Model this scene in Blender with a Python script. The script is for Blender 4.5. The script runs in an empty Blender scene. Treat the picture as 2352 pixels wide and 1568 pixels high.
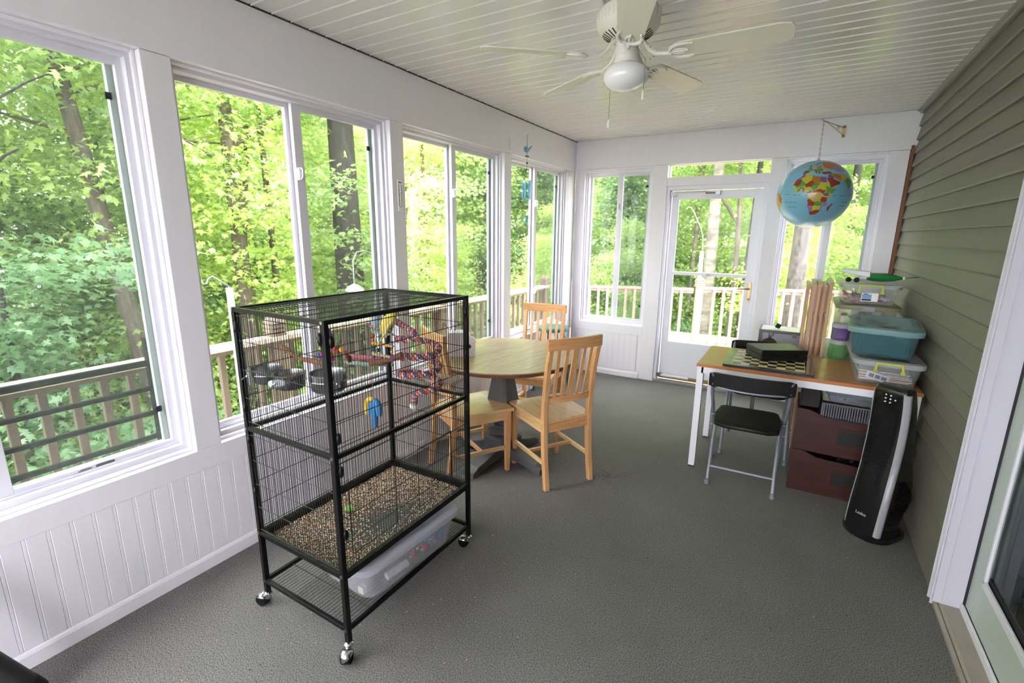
import bpy, bmesh, math, random
import numpy as np
from mathutils import Vector, Matrix, noise
R = math.radians
PI = math.pi
SC = bpy.context.scene
COL = SC.collection

# ------------------------------------------------------------------ camera, sky, exposure
cam_d = bpy.data.cameras.new('camera')
cam_d.sensor_width = 36.0
cam_d.lens = 16.81
cam_d.clip_start = 0.02
cam_d.clip_end = 300
cam_d.dof.use_dof = True
cam_d.dof.focus_distance = 2.4
cam_d.dof.aperture_fstop = 2.8
cam = bpy.data.objects.new('camera', cam_d)
COL.objects.link(cam)
def cam_axes(yaw, pitch, roll):
    f = Vector((math.sin(yaw)*math.cos(pitch), math.cos(yaw)*math.cos(pitch), math.sin(pitch)))
    r = f.cross(Vector((0, 0, 1))).normalized()
    d = f.cross(r)
    c, s = math.cos(roll), math.sin(roll)
    return c*r + s*d, -s*r + c*d, f
_r, _d, _f = cam_axes(-0.534578, -0.221133, -0.0098517)
cam.matrix_world = Matrix(((_r.x, -_d.x, -_f.x, 0), (_r.y, -_d.y, -_f.y, 0), (_r.z, -_d.z, -_f.z, 1.53), (0, 0, 0, 1)))
SC.camera = cam

world = bpy.data.worlds.new('overcast_sky')
SC.world = world
world.use_nodes = True
wn = world.node_tree.nodes
wn['Background'].inputs[0].default_value = (1.0, 0.94, 1.02, 1)
wn['Background'].inputs[1].default_value = 10.0
sun_d = bpy.data.lights.new('hazy_sun', 'SUN')
sun_d.energy = 1.2
sun_d.angle = R(25)
sun_d.color = (1.0, 0.97, 0.9)
sun = bpy.data.objects.new('hazy_sun', sun_d)
sun.rotation_euler = (R(28), R(-22), 0)
COL.objects.link(sun)

SC.view_settings.view_transform = 'Standard'
SC.view_settings.look = 'None'
SC.view_settings.exposure = 1.05
SC.view_settings.gamma = 1.0
SC.view_settings.use_curve_mapping = False
SC.cycles.max_bounces = 10
SC.cycles.diffuse_bounces = 5
SC.cycles.glossy_bounces = 4
SC.cycles.transmission_bounces = 6
SC.cycles.transparent_max_bounces = 24
SC.cycles.caustics_reflective = False
SC.cycles.caustics_refractive = False
SC.cycles.sample_clamp_indirect = 6.0

# ------------------------------------------------------------------ materials
def lin(h):
    h = h.lstrip('#')
    out = []
    for i in (0, 2, 4):
        c = int(h[i:i+2], 16)/255
        out.append(c/12.92 if c <= 0.04045 else ((c+0.055)/1.055)**2.4)
    return (*out, 1)
MATS = {}
def mat(name, hexc='#808080', rough=0.5, metal=0.0, var=0.0, scale=20.0, bump=0.0, bscale=None, stretch=None, hex2=None, spec=None, coat=0.0):
    if name in MATS: return MATS[name]
    m = bpy.data.materials.new(name); m.use_nodes = True
    nt = m.node_tree; b = nt.nodes['Principled BSDF']
    b.inputs['Base Color'].default_value = lin(hexc)
    b.inputs['Roughness'].default_value = rough
    b.inputs['Metallic'].default_value = metal
    if spec is not None: b.inputs['Specular IOR Level'].default_value = spec
    if coat: b.inputs['Coat Weight'].default_value = coat
    if var or hex2 or bump:
        tc = nt.nodes.new('ShaderNodeTexCoord'); mp = nt.nodes.new('ShaderNodeMapping')
        nt.links.new(tc.outputs['Object'], mp.inputs['Vector'])
        if stretch: mp.inputs['Scale'].default_value = stretch
        nz = nt.nodes.new('ShaderNodeTexNoise'); nz.inputs['Scale'].default_value = scale
        nz.inputs['Detail'].default_value = 5
        nt.links.new(mp.outputs[0], nz.inputs['Vector'])
        if var or hex2:
            c = lin(hexc)
            c2 = lin(hex2) if hex2 else tuple(min(1, v*(1-var)) for v in c[:3])+(1,)
            cr = nt.nodes.new('ShaderNodeValToRGB')
            cr.color_ramp.elements[0].position = 0.32; cr.color_ramp.elements[0].color = c2
            cr.color_ramp.elements[1].position = 0.68; cr.color_ramp.elements[1].color = c
            nt.links.new(nz.outputs['Fac'], cr.inputs[0])
            nt.links.new(cr.outputs[0], b.inputs['Base Color'])
        if bump:
            bp = nt.nodes.new('ShaderNodeBump'); bp.inputs['Strength'].default_value = bump
            bp.inputs['Distance'].default_value = 0.004
            n2 = nz
            if bscale:
                n2 = nt.nodes.new('ShaderNodeTexNoise'); n2.inputs['Scale'].default_value = bscale
                nt.links.new(mp.outputs[0], n2.inputs['Vector'])
            nt.links.new(n2.outputs['Fac'], bp.inputs['Height'])
            nt.links.new(bp.outputs[0], b.inputs['Normal'])
    MATS[name] = m
    return m

def see_through(name, hexc, alpha, rough=0.2, var=0.0):
    """plastic or glass: a share of the light passes straight on, the rest meets a glossy surface"""
    if name in MATS: return MATS[name]
    m = mat(name, hexc, rough, var=var, scale=6)
    nt = m.node_tree; b = nt.nodes['Principled BSDF']; out = nt.nodes['Material Output']
    tr = nt.nodes.new('ShaderNodeBsdfTransparent'); mx = nt.nodes.new('ShaderNodeMixShader')
    mx.inputs[0].default_value = alpha
    nt.links.new(tr.outputs[0], mx.inputs[1]); nt.links.new(b.outputs[0], mx.inputs[2])
    nt.links.new(mx.outputs[0], out.inputs[0])
    return m

def glass(name, tint=(1, 1, 1, 1), haze=0.0, refl=1.0):
    if name in MATS: return MATS[name]
    m = bpy.data.materials.new(name); m.use_nodes = True
    nt = m.node_tree; nt.nodes.clear()
    out = nt.nodes.new('ShaderNodeOutputMaterial')
    tr = nt.nodes.new('ShaderNodeBsdfTransparent'); tr.inputs[0].default_value = tint
    gl = nt.nodes.new('ShaderNodeBsdfGlossy'); gl.inputs['Roughness'].default_value = 0.01
    fr = nt.nodes.new('ShaderNodeLayerWeight'); fr.inputs[0].default_value = 0.5
    pw = nt.nodes.new('ShaderNodeMath'); pw.operation = 'POWER'; pw.inputs[1].default_value = 4.0
    mu = nt.nodes.new('ShaderNodeMath'); mu.operation = 'MULTIPLY_ADD'; mu.inputs[1].default_value = 0.35; mu.inputs[2].default_value = 0.005*refl
    mx = nt.nodes.new('ShaderNodeMixShader')
    nt.links.new(fr.outputs['Facing'], pw.inputs[0]); nt.links.new(pw.outputs[0], mu.inputs[0]); nt.links.new(mu.outputs[0], mx.inputs[0])
    nt.links.new(tr.outputs[0], mx.inputs[1]); nt.links.new(gl.outputs[0], mx.inputs[2])
    last = mx
    if haze:
        df = nt.nodes.new('ShaderNodeBsdfDiffuse'); df.inputs[0].default_value = (0.7, 0.75, 0.72, 1)  # pale grey share mixed in to stand for haze and reflections
        m2 = nt.nodes.new('ShaderNodeMixShader'); m2.inputs[0].default_value = haze
        nt.links.new(mx.outputs[0], m2.inputs[1]); nt.links.new(df.outputs[0], m2.inputs[2])
        last = m2
    nt.links.new(last.outputs[0], out.inputs[0])
    MATS[name] = m
    return m

def leaf_mat(name, cols, trans=0.57, gain=1.78):
    m = bpy.data.materials.new(name); m.use_nodes = True
    nt = m.node_tree; nt.nodes.clear()
    out = nt.nodes.new('ShaderNodeOutputMaterial')
    ge = nt.nodes.new('ShaderNodeNewGeometry'); cr = nt.nodes.new('ShaderNodeValToRGB')
    el = cr.color_ramp.elements
    for i, c in enumerate(cols):
        e = el[i] if i < 2 else el.new(0.5)
        e.color = lin(c)
    for i, e in enumerate(sorted(el, key=lambda e: e.position)): pass
    pos = [i/(len(cols)-1) for i in range(len(cols))]
    while len(el) > 1: el.remove(el[-1])
    el[0].position = 0; el[0].color = lin(cols[0])
    for p, c in zip(pos[1:], cols[1:]):
        e = el.new(p); e.color = lin(c)
    nt.links.new(ge.outputs['Random Per Island'], cr.inputs[0])
    df = nt.nodes.new('ShaderNodeBsdfDiffuse'); tl = nt.nodes.new('ShaderNodeBsdfTranslucent')
    hs = nt.nodes.new('ShaderNodeHueSaturation'); hs.inputs['Hue'].default_value = 0.485
    hs.inputs['Saturation'].default_value = 0.88; hs.inputs['Value'].default_value = gain
    gl = nt.nodes.new('ShaderNodeBsdfGlossy'); gl.inputs['Roughness'].default_value = 0.45
    nt.links.new(cr.outputs[0], df.inputs[0]); nt.links.new(cr.outputs[0], hs.inputs['Color'])
    nt.links.new(hs.outputs[0], tl.inputs[0])
    mx = nt.nodes.new('ShaderNodeMixShader'); mx.inputs[0].default_value = trans
    nt.links.new(df.outputs[0], mx.inputs[1]); nt.links.new(tl.outputs[0], mx.inputs[2])
    m2 = nt.nodes.new('ShaderNodeMixShader'); m2.inputs[0].default_value = 0.05
    nt.links.new(mx.outputs[0], m2.inputs[1]); nt.links.new(gl.outputs[0], m2.inputs[2])
    nt.links.new(m2.outputs[0], out.inputs[0])
    return m

white = mat('white_paint', '#e9e6ef', 0.45, var=0.02, scale=5, bump=0.05, bscale=90, stretch=(6, 6, 0.6))
vinyl = mat('white_vinyl', '#dcdae4', 0.35)
vinyl_grey = mat('grey_green_vinyl', '#b4beba', 0.35)
soffit = mat('ceiling_vinyl', '#d3d2d0', 0.22)
siding_m = mat('olive_siding', '#767369', 0.5, var=0.06, scale=3, bump=0.2, bscale=60, stretch=(1, 0.08, 1))
pane_m = glass('window_glass', (0.97, 0.985, 0.975, 1), 0.015)
pane_d = glass('hazed_screen_glass', (0.74, 0.77, 0.76, 1), 0.07)  # screen tint, plus grey put in for haze and reflections on the pane
black_m = mat('black_metal', '#0a0b0c', 0.42, 0.0, var=0.3, scale=60, spec=0.25)
blackp = mat('black_plastic', '#0d0d0e', 0.4, spec=0.3)
chrome = mat('chrome', '#d8d8dc', 0.15, 1.0)
steel = mat('steel', '#8f9093', 0.3, 1.0)
brass = mat('brass', '#a8905a', 0.32, 1.0)
pine = mat('pine_wood', '#dcab78', 0.32, scale=7, hex2='#cb9560', stretch=(9, 9, 0.8), coat=0.25)
pine_h = mat('pine_wood_flat', '#e2bd8c', 0.32, scale=7, hex2='#d0a46e', stretch=(9, 0.8, 9), coat=0.25)
pine_x = mat('pine_wood_cross', '#dbaa76', 0.32, scale=7, hex2='#c68c58', stretch=(0.8, 9, 9), coat=0.25)

# ------------------------------------------------------------------ mesh builder
class MB:
    def __init__(s): s.v = []; s.f = []; s.mi = []; s.cur = 0
    def add(s, vs, fs):
        o = len(s.v); s.v += [tuple(v) for v in vs]
        for f in fs: s.f.append(tuple(i+o for i in f)); s.mi.append(s.cur)
        return s
    def box(s, x0, x1, y0, y1, z0, z1, M=None):
        vs = [Vector((x, y, z)) for z in (z0, z1) for y in (y0, y1) for x in (x0, x1)]
        if M is not None: vs = [M @ v for v in vs]
        return s.add(vs, [(0, 2, 3, 1), (4, 5, 7, 6), (0, 1, 5, 4), (2, 6, 7, 3), (0, 4, 6, 2), (1, 3, 7, 5)])
    def bar(s, p0, p1, w, h=None, up=(0, 0, 1), w1=None, h1=None):
        """square bar from p0 to p1; w across, h along 'up'"""
        p0 = Vector(p0); p1 = Vector(p1); h = h or w; w1 = w1 or w; h1 = h1 or h
        d = (p1-p0).normalized(); u = Vector(up)
        if abs(d.dot(u)) > 0.98: u = Vector((0, 1, 0))
        a = d.cross(u).normalized(); b = a.cross(d).normalized()
        vs = []
        for p, ww, hh in ((p0, w, h), (p1, w1, h1)):
            for sa, sb in ((-1, -1), (1, -1), (1, 1), (-1, 1)): vs.append(p + a*sa*ww/2 + b*sb*hh/2)
        return s.add(vs, [(3, 2, 1, 0), (4, 5, 6, 7), (0, 1, 5, 4), (1, 2, 6, 5), (2, 3, 7, 6), (3, 0, 4, 7)])
    def tube(s, pts, r, n=8, cap=True, closed=False, radii=None):
        pts = [Vector(p) for p in pts]; m = len(pts)
        if radii is None: radii = [r]*m
        rings = []; pa = None
        for i, p in enumerate(pts):
            if closed: d = pts[(i+1) % m]-pts[i-1]
            else: d = pts[min(i+1, m-1)]-pts[max(i-1, 0)]
            d = d.normalized() if d.length > 1e-9 else Vector((0, 0, 1))
            if pa is None:
                u = Vector((0, 0, 1)) if abs(d.z) < 0.9 else Vector((1, 0, 0))
                a = d.cross(u).normalized()
            else:
                a = (pa - d*pa.dot(d)).normalized()
            pa = a; b = d.cross(a)
            rings.append([p+(a*math.cos(2*PI*k/n)+b*math.sin(2*PI*k/n))*radii[i] for k in range(n)])
        vs = [v for rg in rings for v in rg]; fs = []
        for i in range(m if closed else m-1):
            j = (i+1) % m
            for k in range(n): fs.append((i*n+k, i*n+(k+1) % n, j*n+(k+1) % n, j*n+k))
        if cap and not closed:
            fs.append(tuple(range(n-1, -1, -1))); fs.append(tuple((m-1)*n+k for k in range(n)))
        return s.add(vs, fs)
    def cyl(s, p0, p1, r, n=12, r1=None):
        return s.tube([p0, p1], r, n, radii=[r, r if r1 is None else r1])
    def lathe(s, prof, n=24, M=None, sx=1.0, sy=1.0):
        vs = []; fs = []; m = len(prof)
        for (r, z) in prof:
            for k in range(n):
                v = Vector((r*math.cos(2*PI*k/n)*sx, r*math.sin(2*PI*k/n)*sy, z))
                vs.append(M @ v if M is not None else v)
        for i in range(m-1):
            for k in range(n): fs.append((i*n+k, i*n+(k+1) % n, (i+1)*n+(k+1) % n, (i+1)*n+k))
        if prof[0][0] > 1e-5: fs.append(tuple(range(n-1, -1, -1)))
        if prof[-1][0] > 1e-5: fs.append(tuple((m-1)*n+k for k in range(n)))
        return s.add(vs, fs)
    def ball(s, c, r, n=12, sx=1, sy=1, sz=1, M=None):
        m = max(4, n//2); prof = [(max(1e-6, r*math.sin(PI*i/m)), -r*math.cos(PI*i/m)*sz) for i in range(m+1)]
        T = Matrix.Translation(Vector(c))
        if M is not None: T = T @ M
        return s.lathe(prof, n, T, sx, sy)
    def prism(s, poly, t0, t1, axis='y', M=None):
        """extrude a 2-D outline between t0 and t1 along an axis; outline (a,b) -> the two other axes in order"""
        def P(a, b, t):
            v = {'x': (t, a, b), 'y': (a, t, b), 'z': (a, b, t)}[axis]
            v = Vector(v); return M @ v if M is not None else v
        n = len(poly)
        vs = [P(a, b, t0) for a, b in poly]+[P(a, b, t1) for a, b in poly]
        fs = [tuple(range(n-1, -1, -1)), tuple(range(n, 2*n))]+[(i, (i+1) % n, n+(i+1) % n, n+i) for i in range(n)]
        return s.add(vs, fs)
    def loft(s, rings, cap=True):
        n = len(rings[0]); vs = [v for rg in rings for v in rg]; fs = []
        for i in range(len(rings)-1):
            for k in range(n): fs.append((i*n+k, i*n+(k+1) % n, (i+1)*n+(k+1) % n, (i+1)*n+k))
        if cap:
            fs.append(tuple(range(n-1, -1, -1))); fs.append(tuple((len(rings)-1)*n+k for k in range(n)))
        return s.add(vs, fs)
    def build(s, name, m=None, parent=None, smooth=None, bevel=0.0, loc=None, fix=True):
        me = bpy.data.meshes.new(name); me.from_pydata(s.v, [], s.f)
        ms = m if isinstance(m, (list, tuple)) else [m]
        for x in ms:
            if x: me.materials.append(x)
        if len(ms) > 1: me.polygons.foreach_set('material_index', s.mi)
        if fix:
            bm = bmesh.new(); bm.from_mesh(me); bmesh.ops.recalc_face_normals(bm, faces=bm.faces); bm.to_mesh(me); bm.free()
        if smooth:
            me.shade_smooth(); me.set_sharp_from_angle(angle=R(smooth))
        me.update()
        o = bpy.data.objects.new(name, me); COL.objects.link(o)
        if parent: o.parent = parent
        if loc: o.location = loc
        if bevel:
            b = o.modifiers.new('edge', 'BEVEL'); b.width = bevel; b.segments = 2; b.limit_method = 'ANGLE'; b.angle_limit = R(40)
        return o

def tag(o, label=None, cat=None, group=None, kind=None):
    if label: o['label'] = label
    if cat: o['category'] = cat
    if group: o['group'] = group
    if kind: o['kind'] = kind
    return o
def thing(name, label=None, cat=None, loc=(0, 0, 0), rz=0.0, group=None, kind=None):
    o = bpy.data.objects.new(name, None); COL.objects.link(o)
    o.empty_display_size = 0.05
    o.location = loc; o.rotation_euler = (0, 0, rz)
    return tag(o, label, cat, group, kind)
def copy_tree(o, parent=None):
    c = o.copy(); COL.objects.link(c)
    if parent: c.parent = parent
    for ch in list(o.children): copy_tree(ch, c)
    return c
def again(o, parent=None, loc=None, rot=None, scale=None):
    """a copy of one mesh object sharing its mesh data"""
    c = o.copy(); COL.objects.link(c)
    if parent is not None: c.parent = parent
    if loc is not None: c.location = loc
    if rot is not None: c.rotation_euler = rot
    if scale is not None: c.scale = scale
    return c
def ring_box(mb, u0, u1, z0, z1, w, n0, n1, wl=None, wr=None, wt=None, wb=None):
    """rectangular frame in the local X-Z plane, n0..n1 deep along Y"""
    wl = wl or w; wr = wr or w; wt = wt or w; wb = wb or w
    mb.box(u0, u0+wl, n0, n1, z0, z1); mb.box(u1-wr, u1, n0, n1, z0, z1)
    mb.box(u0+wl, u1-wr, n0, n1, z1-wt, z1); mb.box(u0+wl, u1-wr, n0, n1, z0, z0+wb)
    return mb
def rrect(w, d, r, n=4, cx=0.0, cy=0.0):
    out = []
    for (sx, sy, a0) in ((1, 1, 0), (-1, 1, 90), (-1, -1, 180), (1, -1, 270)):
        for k in range(n+1):
            a = R(a0+90*k/n)
            out.append((cx+sx*(w/2-r)+r*math.cos(a), cy+sy*(d/2-r)+r*math.sin(a)))
    return out
def lettering(name, body, size, m, parent, loc, rot, extrude=0.0004, align='CENTER'):
    cu = bpy.data.curves.new(name, 'FONT'); cu.body = body; cu.size = size; cu.extrude = extrude; cu.align_x = align; cu.align_y = 'CENTER'
    o = bpy.data.objects.new(name, cu); COL.objects.link(o)
    dg = bpy.context.evaluated_depsgraph_get()
    me = bpy.data.meshes.new_from_object(o.evaluated_get(dg)); bpy.data.objects.remove(o)
    me.materials.clear(); me.materials.append(m)
    o = bpy.data.objects.new(name, me); COL.objects.link(o)
    o.parent = parent; o.location = loc; o.rotation_euler = rot
    return o

# ------------------------------------------------------------------ the room
XL, XR, YF, YB, ZC = -2.19, 0.67, 5.02, -1.75, 2.49
TH = 0.15
carpet = mat('grey_carpet', '#93928f', 0.95, scale=250, hex2='#3b3a39', bump=0.8, bscale=480)
nt = carpet.node_tree
_b = nt.nodes['Principled BSDF']; _b.inputs['Specular IOR Level'].default_value = 0.1
# larger, faint patches of wear over the fleck
_src = _b.inputs['Base Color'].links[0].from_socket
_tc = nt.nodes.new('ShaderNodeTexCoord'); _n = nt.nodes.new('ShaderNodeTexNoise'); _n.inputs['Scale'].default_value = 2.2; _n.inputs['Detail'].default_value = 3
nt.links.new(_tc.outputs['Object'], _n.inputs['Vector'])
_mr = nt.nodes.new('ShaderNodeMapRange'); _mr.inputs[3].default_value = 0.82; _mr.inputs[4].default_value = 1.12
nt.links.new(_n.outputs['Fac'], _mr.inputs[0])
_mx = nt.nodes.new('ShaderNodeMix'); _mx.data_type = 'RGBA'; _mx.blend_type = 'MULTIPLY'; _mx.inputs[0].default_value = 1.0
nt.links.new(_src, _mx.inputs[6]); nt.links.new(_mr.outputs[0], _mx.inputs[7]); nt.links.new(_mx.outputs[2], _b.inputs['Base Color'])

fl = MB().box(XL-TH, XR+TH, YB-TH, YF+TH, -0.16, 0).build('floor', carpet); tag(fl, kind='structure')

ceil = thing('ceiling', kind='structure')
MB().box(XL-TH, XR+TH, YB-TH, YF+TH, ZC+0.02, ZC+0.12).build('ceiling_deck', soffit, ceil)
pp = [(0, 0.0), (0.0825, 0.0), (0.0855, 0.003), (0.0890, 0.003), (0.0898, 0.0), (0.0905, -0.0022), (0.0918, -0.0036), (0.0930, -0.004), (0.0942, -0.0036), (0.0955, -0.0022), (0.0962, 0.0), (0.0972, 0.004), (0.0972, 0.02), (0, 0.02)]
plank0 = MB().prism(pp, XL, XR, 'x').build('plank', soffit, ceil, loc=(0, YB-0.02, ZC))
for i in range(1, 70):
    if YB+i*0.0972 < YF-0.02: again(plank0, ceil, (0, YB-0.02+i*0.0972, ZC))
MB().prism([(XR-0.03, ZC), (XR, ZC), (XR, ZC-0.025), (XR-0.012, ZC-0.025), (XR-0.012, ZC-0.012), (XR-0.03, ZC-0.008)], YB, YF, 'y').build('ceiling_bead', mat('grey_bead', '#8f9088', 0.5), ceil)
MB().box(XL, XL+0.006, YB, YF, ZC-0.006, ZC+0.004).build('ceiling_shadow_strip', mat('painted_gap_shadow', '#3a3a3a', 0.8), ceil)  # solid dark strip painted in as the shadow line along the ceiling edge

# left wall: wainscot, apron board, posts and header around four windows
ZS, ZH = 0.577, 2.187
WL = [(-1.52, -0.34), (-0.215, 0.975), (1.08, 2.25), (2.36, 3.555), (3.665, 4.83)]
wl = thing('wall_left', kind='structure')
MB().box(XL-TH, XL-0.012, YB, YF, 0, ZS).build('wall_core', white, wl)
MB().box(XL-TH, XL, YB, YF, ZH, ZC).build('header_board', white, wl, bevel=0.002)
edges = [YB]+[e for w in WL for e in w]+[YF]
for a, b in zip(edges[0::2], edges[1::2]):
    MB().box(XL-TH, XL-0.001, a, b, ZS, ZH-0.0015).build('post_board', white, wl, bevel=0.003)
MB().box(XL-0.012, XL, YB, YF, 0.482, ZS).build('apron_board', white, wl, bevel=0.002)
MB().prism([(XL-0.012, 0.0), (XL+0.006, 0.0), (XL+0.006, 0.052), (XL+0.002, 0.062), (XL-0.004, 0.068), (XL-0.012, 0.07)], YB, YF, 'y').build('baseboard_left', white).__setitem__('kind', 'structure')
vb = [(0.0, -0.012), (0.0, -0.0050), (0.0016, -0.003), (0.0530, -0.003), (0.0545, -0.0047), (0.0560, -0.0035), (0.0632, -0.0035), (0.0649, -0.0050), (0.0649, -0.012)]
gm = MB(); gm.prism([(XL+b, a) for a, b in vb], 0.07, 0.482, 'z')
gb = gm.build('wainscot_board', white, wl)
YW = 0.402-0.065*32
for v in gb.data.vertices: v.co.x, v.co.y = v.co.x, v.co.y
gb.location = (0, YW, 0)
k = 1
while YW+k*0.065+0.064 < YF:
    again(gb, wl, (0, YW+k*0.065, 0)); k += 1

# window: local X along the wall, local Y outward
def make_window(name, w, loc, rz, z0=ZS, z1=ZH, latch2=False):
    t = thing(name, kind='structure', loc=loc, rz=rz)
    c = w/2
    MB_ = MB()
    # reveal lining and stop bead
    ring_box(MB_, 0.0, w, z0, z1, 0.014, 0.035, 0.052)
    MB_.build('stop_bead', white, t, bevel=0.003)
    f = ring_box(MB(), 0.0, w, z0, z1, 0.03, 0.052, TH, wb=0.036)
    f.box(0.03, w-0.03, 0.078, 0.082, z0+0.036, z0+0.046)
    f.box(0.03, w-0.03, 0.108, 0.112, z0+0.036, z0+0.046)
    f.build('window_frame', vinyl, t, bevel=0.002)
    # outer sash, left half
    o1 = ring_box(MB(), 0.03, c+0.012, z0+0.036, z1-0.03, 0.022, 0.113, 0.135, wr=0.042)
    o1.build('sash', vinyl, t, bevel=0.0015)
    MB().box(0.05, c-0.028, 0.123, 0.127, z0+0.056, z1-0.05).build('pane', pane_m, t)
    # screen sash behind the right half
    o2 = ring_box(MB(), c+0.012, w-0.03, z0+0.036, z1-0.03, 0.02, 0.113, 0.135, wr=0.042)
    o2.build('screen_sash', vinyl_grey, t, bevel=0.0015)
    MB().box(c+0.03, w-0.070, 0.123, 0.1245, z0+0.056, z1-0.05).build('screen', pane_d, t)
    # inner sash, right half
    i1 = ring_box(MB(), c-0.012, w-0.028, z0+0.036, z1-0.03, 0.024, 0.083, 0.106, wl=0.05, wt=0.028)
    i1.build('sash', vinyl, t, bevel=0.0015)
    MB().box(c+0.036, w-0.05, 0.092, 0.096, z0+0.058, z1-0.056).build('pane', pane_m, t)
    for z in ([1.82, 0.975] if latch2 else [1.82]):
        l = MB(); l.box(c-0.008, c+0.012, 0.066, 0.084, z-0.03, z+0.03); l.tube([(c+0.002, 0.066, z-0.025), (c+0.002, 0.052, z-0.01), (c+0.002, 0.052, z+0.02), (c+0.002, 0.066, z+0.03)], 0.004, 6)
        l.build('latch', vinyl, t, smooth=40)
    for z in (2.02, 0.78):
        MB().box(w-0.086, w-0.066, 0.106, 0.114, z-0.012, z+0.012).build('clip', blackp, t)
    return t
for i, (a, b) in enumerate(WL):
    w_ = make_window('window_%d' % (i+1), b-a, (XL, a, 0), PI/2, latch2=(i == 4))
    if i == 1:
        c = 1.19/2
        MB().box(c+0.10, c+0.42, 0.1055, 0.1065, ZS+0.037, ZS+0.052).build('weather_strip', mat('strip_grey', '#a9aca6', 0.6), w_)
        MB().box(c+0.27, c+0.33, 0.0815, 0.0825, ZS+0.045, ZS+0.056).build('maker_plate', mat('plate_dark', '#5d6360', 0.5), w_)
        lettering('lettering', 'LARSON', 0.011, mat('print_dark', '#2b2d2e', 0.6), w_, (c+0.235, 0.0815, ZS+0.05), (PI/2, 0, 0))

# far wall: window, door with transom, window
wf = thing('wall_far', kind='structure')
W5 = (-2.085, -1.362); DX = (-1.215, -0.315); W6 = (-0.195, 0.515)
MB().box(XL-TH, XR+TH, YF, YF+TH, 2.205, ZC).build('header_board', white, wf, bevel=0.002)
for a, b, z0, z1 in ((XL, W5[0], ZS, 2.2035), (W5[1], DX[0], 0, 2.2035), (DX[1], W6[0], 0, 2.2035), (W6[1], XR-0.028, 0, 2.2035)):
    MB().box(a, b, YF+0.001, YF+TH, z0, z1).build('post_board', white, wf, bevel=0.003)
MB().box(DX[0], DX[1], YF+0.001, YF+TH, 2.003, 2.083).build('transom_bar', white, wf, bevel=0.003)
MB().box(W5[0], W5[1], YF+0.001, YF+TH, 2.185, 2.2035).build('head_board', white, wf)
MB().box(W6[0], W6[1], YF+0.001, YF+TH, 2.185, 2.2035).build('head_board', white, wf)
for a, b in ((XL, W5[1]), W6):
    MB().box(a, b, YF+0.012, YF+TH, 0, ZS).build('wall_core', white, wf)
    MB().box(a, b, YF, YF+0.012, 0.478, ZS).build('apron_board', white, wf, bevel=0.002)
    gx = MB(); gx.prism([(aa, YF-bb) for aa, bb in vb], 0.07, 0.478, 'z'); g0 = gx.build('wainscot_board', white, wf)
    n_ = int((b-a)/0.065); g0.location = (a+0.002, 0, 0)
    for q in range(1, n_+1):
        if a+0.002+q*0.065+0.0638 < b: again(g0, wf, (a+0.002+q*0.065, 0, 0))
tag(MB().prism([(YF+0.012, 0.0), (YF-0.006, 0.0), (YF-0.006, 0.045), (YF, 0.06), (YF+0.012, 0.07)], XL, W5[1]-0.01, 'x').build('baseboard_far', white), kind='structure')
make_window('window_6', W5[1]-W5[0], (W5[0], YF, 0), 0, z1=2.185)
make_window('window_7', W6[1]-W6[0], (W6[0], YF, 0), 0, z1=2.185)
tr = thing('window_8', kind='structure', loc=(DX[0], YF, 0))
ring_box(MB(), 0, 0.9, 2.083, 2.205, 0.008, 0.06, 0.10).build('window_frame', mat('cream_trim', '#dcd8bd', 0.5), tr)
MB().box(0.008, 0.892, 0.085, 0.089, 2.091, 2.197).build('pane', pane_m, tr)
MB().box(XR-0.03, XR+0.02, YF+0.011, YF+TH, 0, 2.206).build('wall_core', mat('dark_sheathing', '#3b3b36', 0.9), wf)
# brown corner strip
tag(MB().box(XR-0.026, XR-0.004, YF-0.012, YF+0.01, 0, 2.235).build('trim_1', mat('brown_strip', '#7a4a2c', 0.5)), kind='structure')

# storm door
d1 = thing('door_1', kind='structure', loc=(DX[0], YF, 0))
W_ = DX[1]-DX[0]
doorw = mat('door_white', '#e3e3ee', 0.35)
fr = MB(); fr.box(0, 0.03, 0.02, TH, 0, 2.003); fr.box(W_-0.03, W_, 0.02, TH, 0, 2.003); fr.box(0.03, W_-0.03, 0.02, TH, 1.965, 2.003)
fr.box(0.03, 0.045, 0.055, 0.07, 0.03, 1.965); fr.box(W_-0.045, W_-0.03, 0.055, 0.07, 0.03, 1.965)
fr.build('door_frame', doorw, d1, bevel=0.002)
dd = ring_box(MB(), 0.045, W_-0.045, 0.03, 1.955, 0.058, 0.075, 0.108, wt=0.065, wb=0.40)
dd.box(0.06, W_-0.06, 0.071, 0.075, 0.05, 0.40)
dd.build('door_panel', doorw, d1, bevel=0.003)
MB().box(0.10, W_-0.10, 0.07, 0.10, 1.14, 1.172).build('middle_rail', doorw, d1, bevel=0.004)
MB().box(W_/2-0.018, W_/2+0.018, 0.062, 0.072, 1.138, 1.168).build('sash_latch', vinyl_grey, d1)
for z0_, z1_ in ((0.43, 1.14), (1.172, 1.89)):
    MB().box(0.10, W_-0.10, 0.088, 0.092, z0_, z1_).build('pane', pane_m, d1)
ring_box(MB(), 0.103, W_-0.103, 0.43, 1.89, 0.012, 0.078, 0.09).build('glass_bead', doorw, d1)
def closer(z, n0):
    c_ = MB(); c_.cyl((0.08, n0, z), (0.36, n0, z+0.002), 0.016, 12); c_.build('closer_tube', vinyl, d1, smooth=40)
    r_ = MB(); r_.cyl((0.34, n0, z), (0.46, n0, z), 0.006, 8); r_.box(0.035, 0.09, n0-0.01, n0+0.02, z-0.02, z+0.02); r_.box(0.45, 0.49, n0-0.008, n0+0.03, z-0.018, z+0.018)
    r_.build('closer_bracket', steel, d1)
closer(1.93, 0.045); closer(0.075, 0.03)
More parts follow.
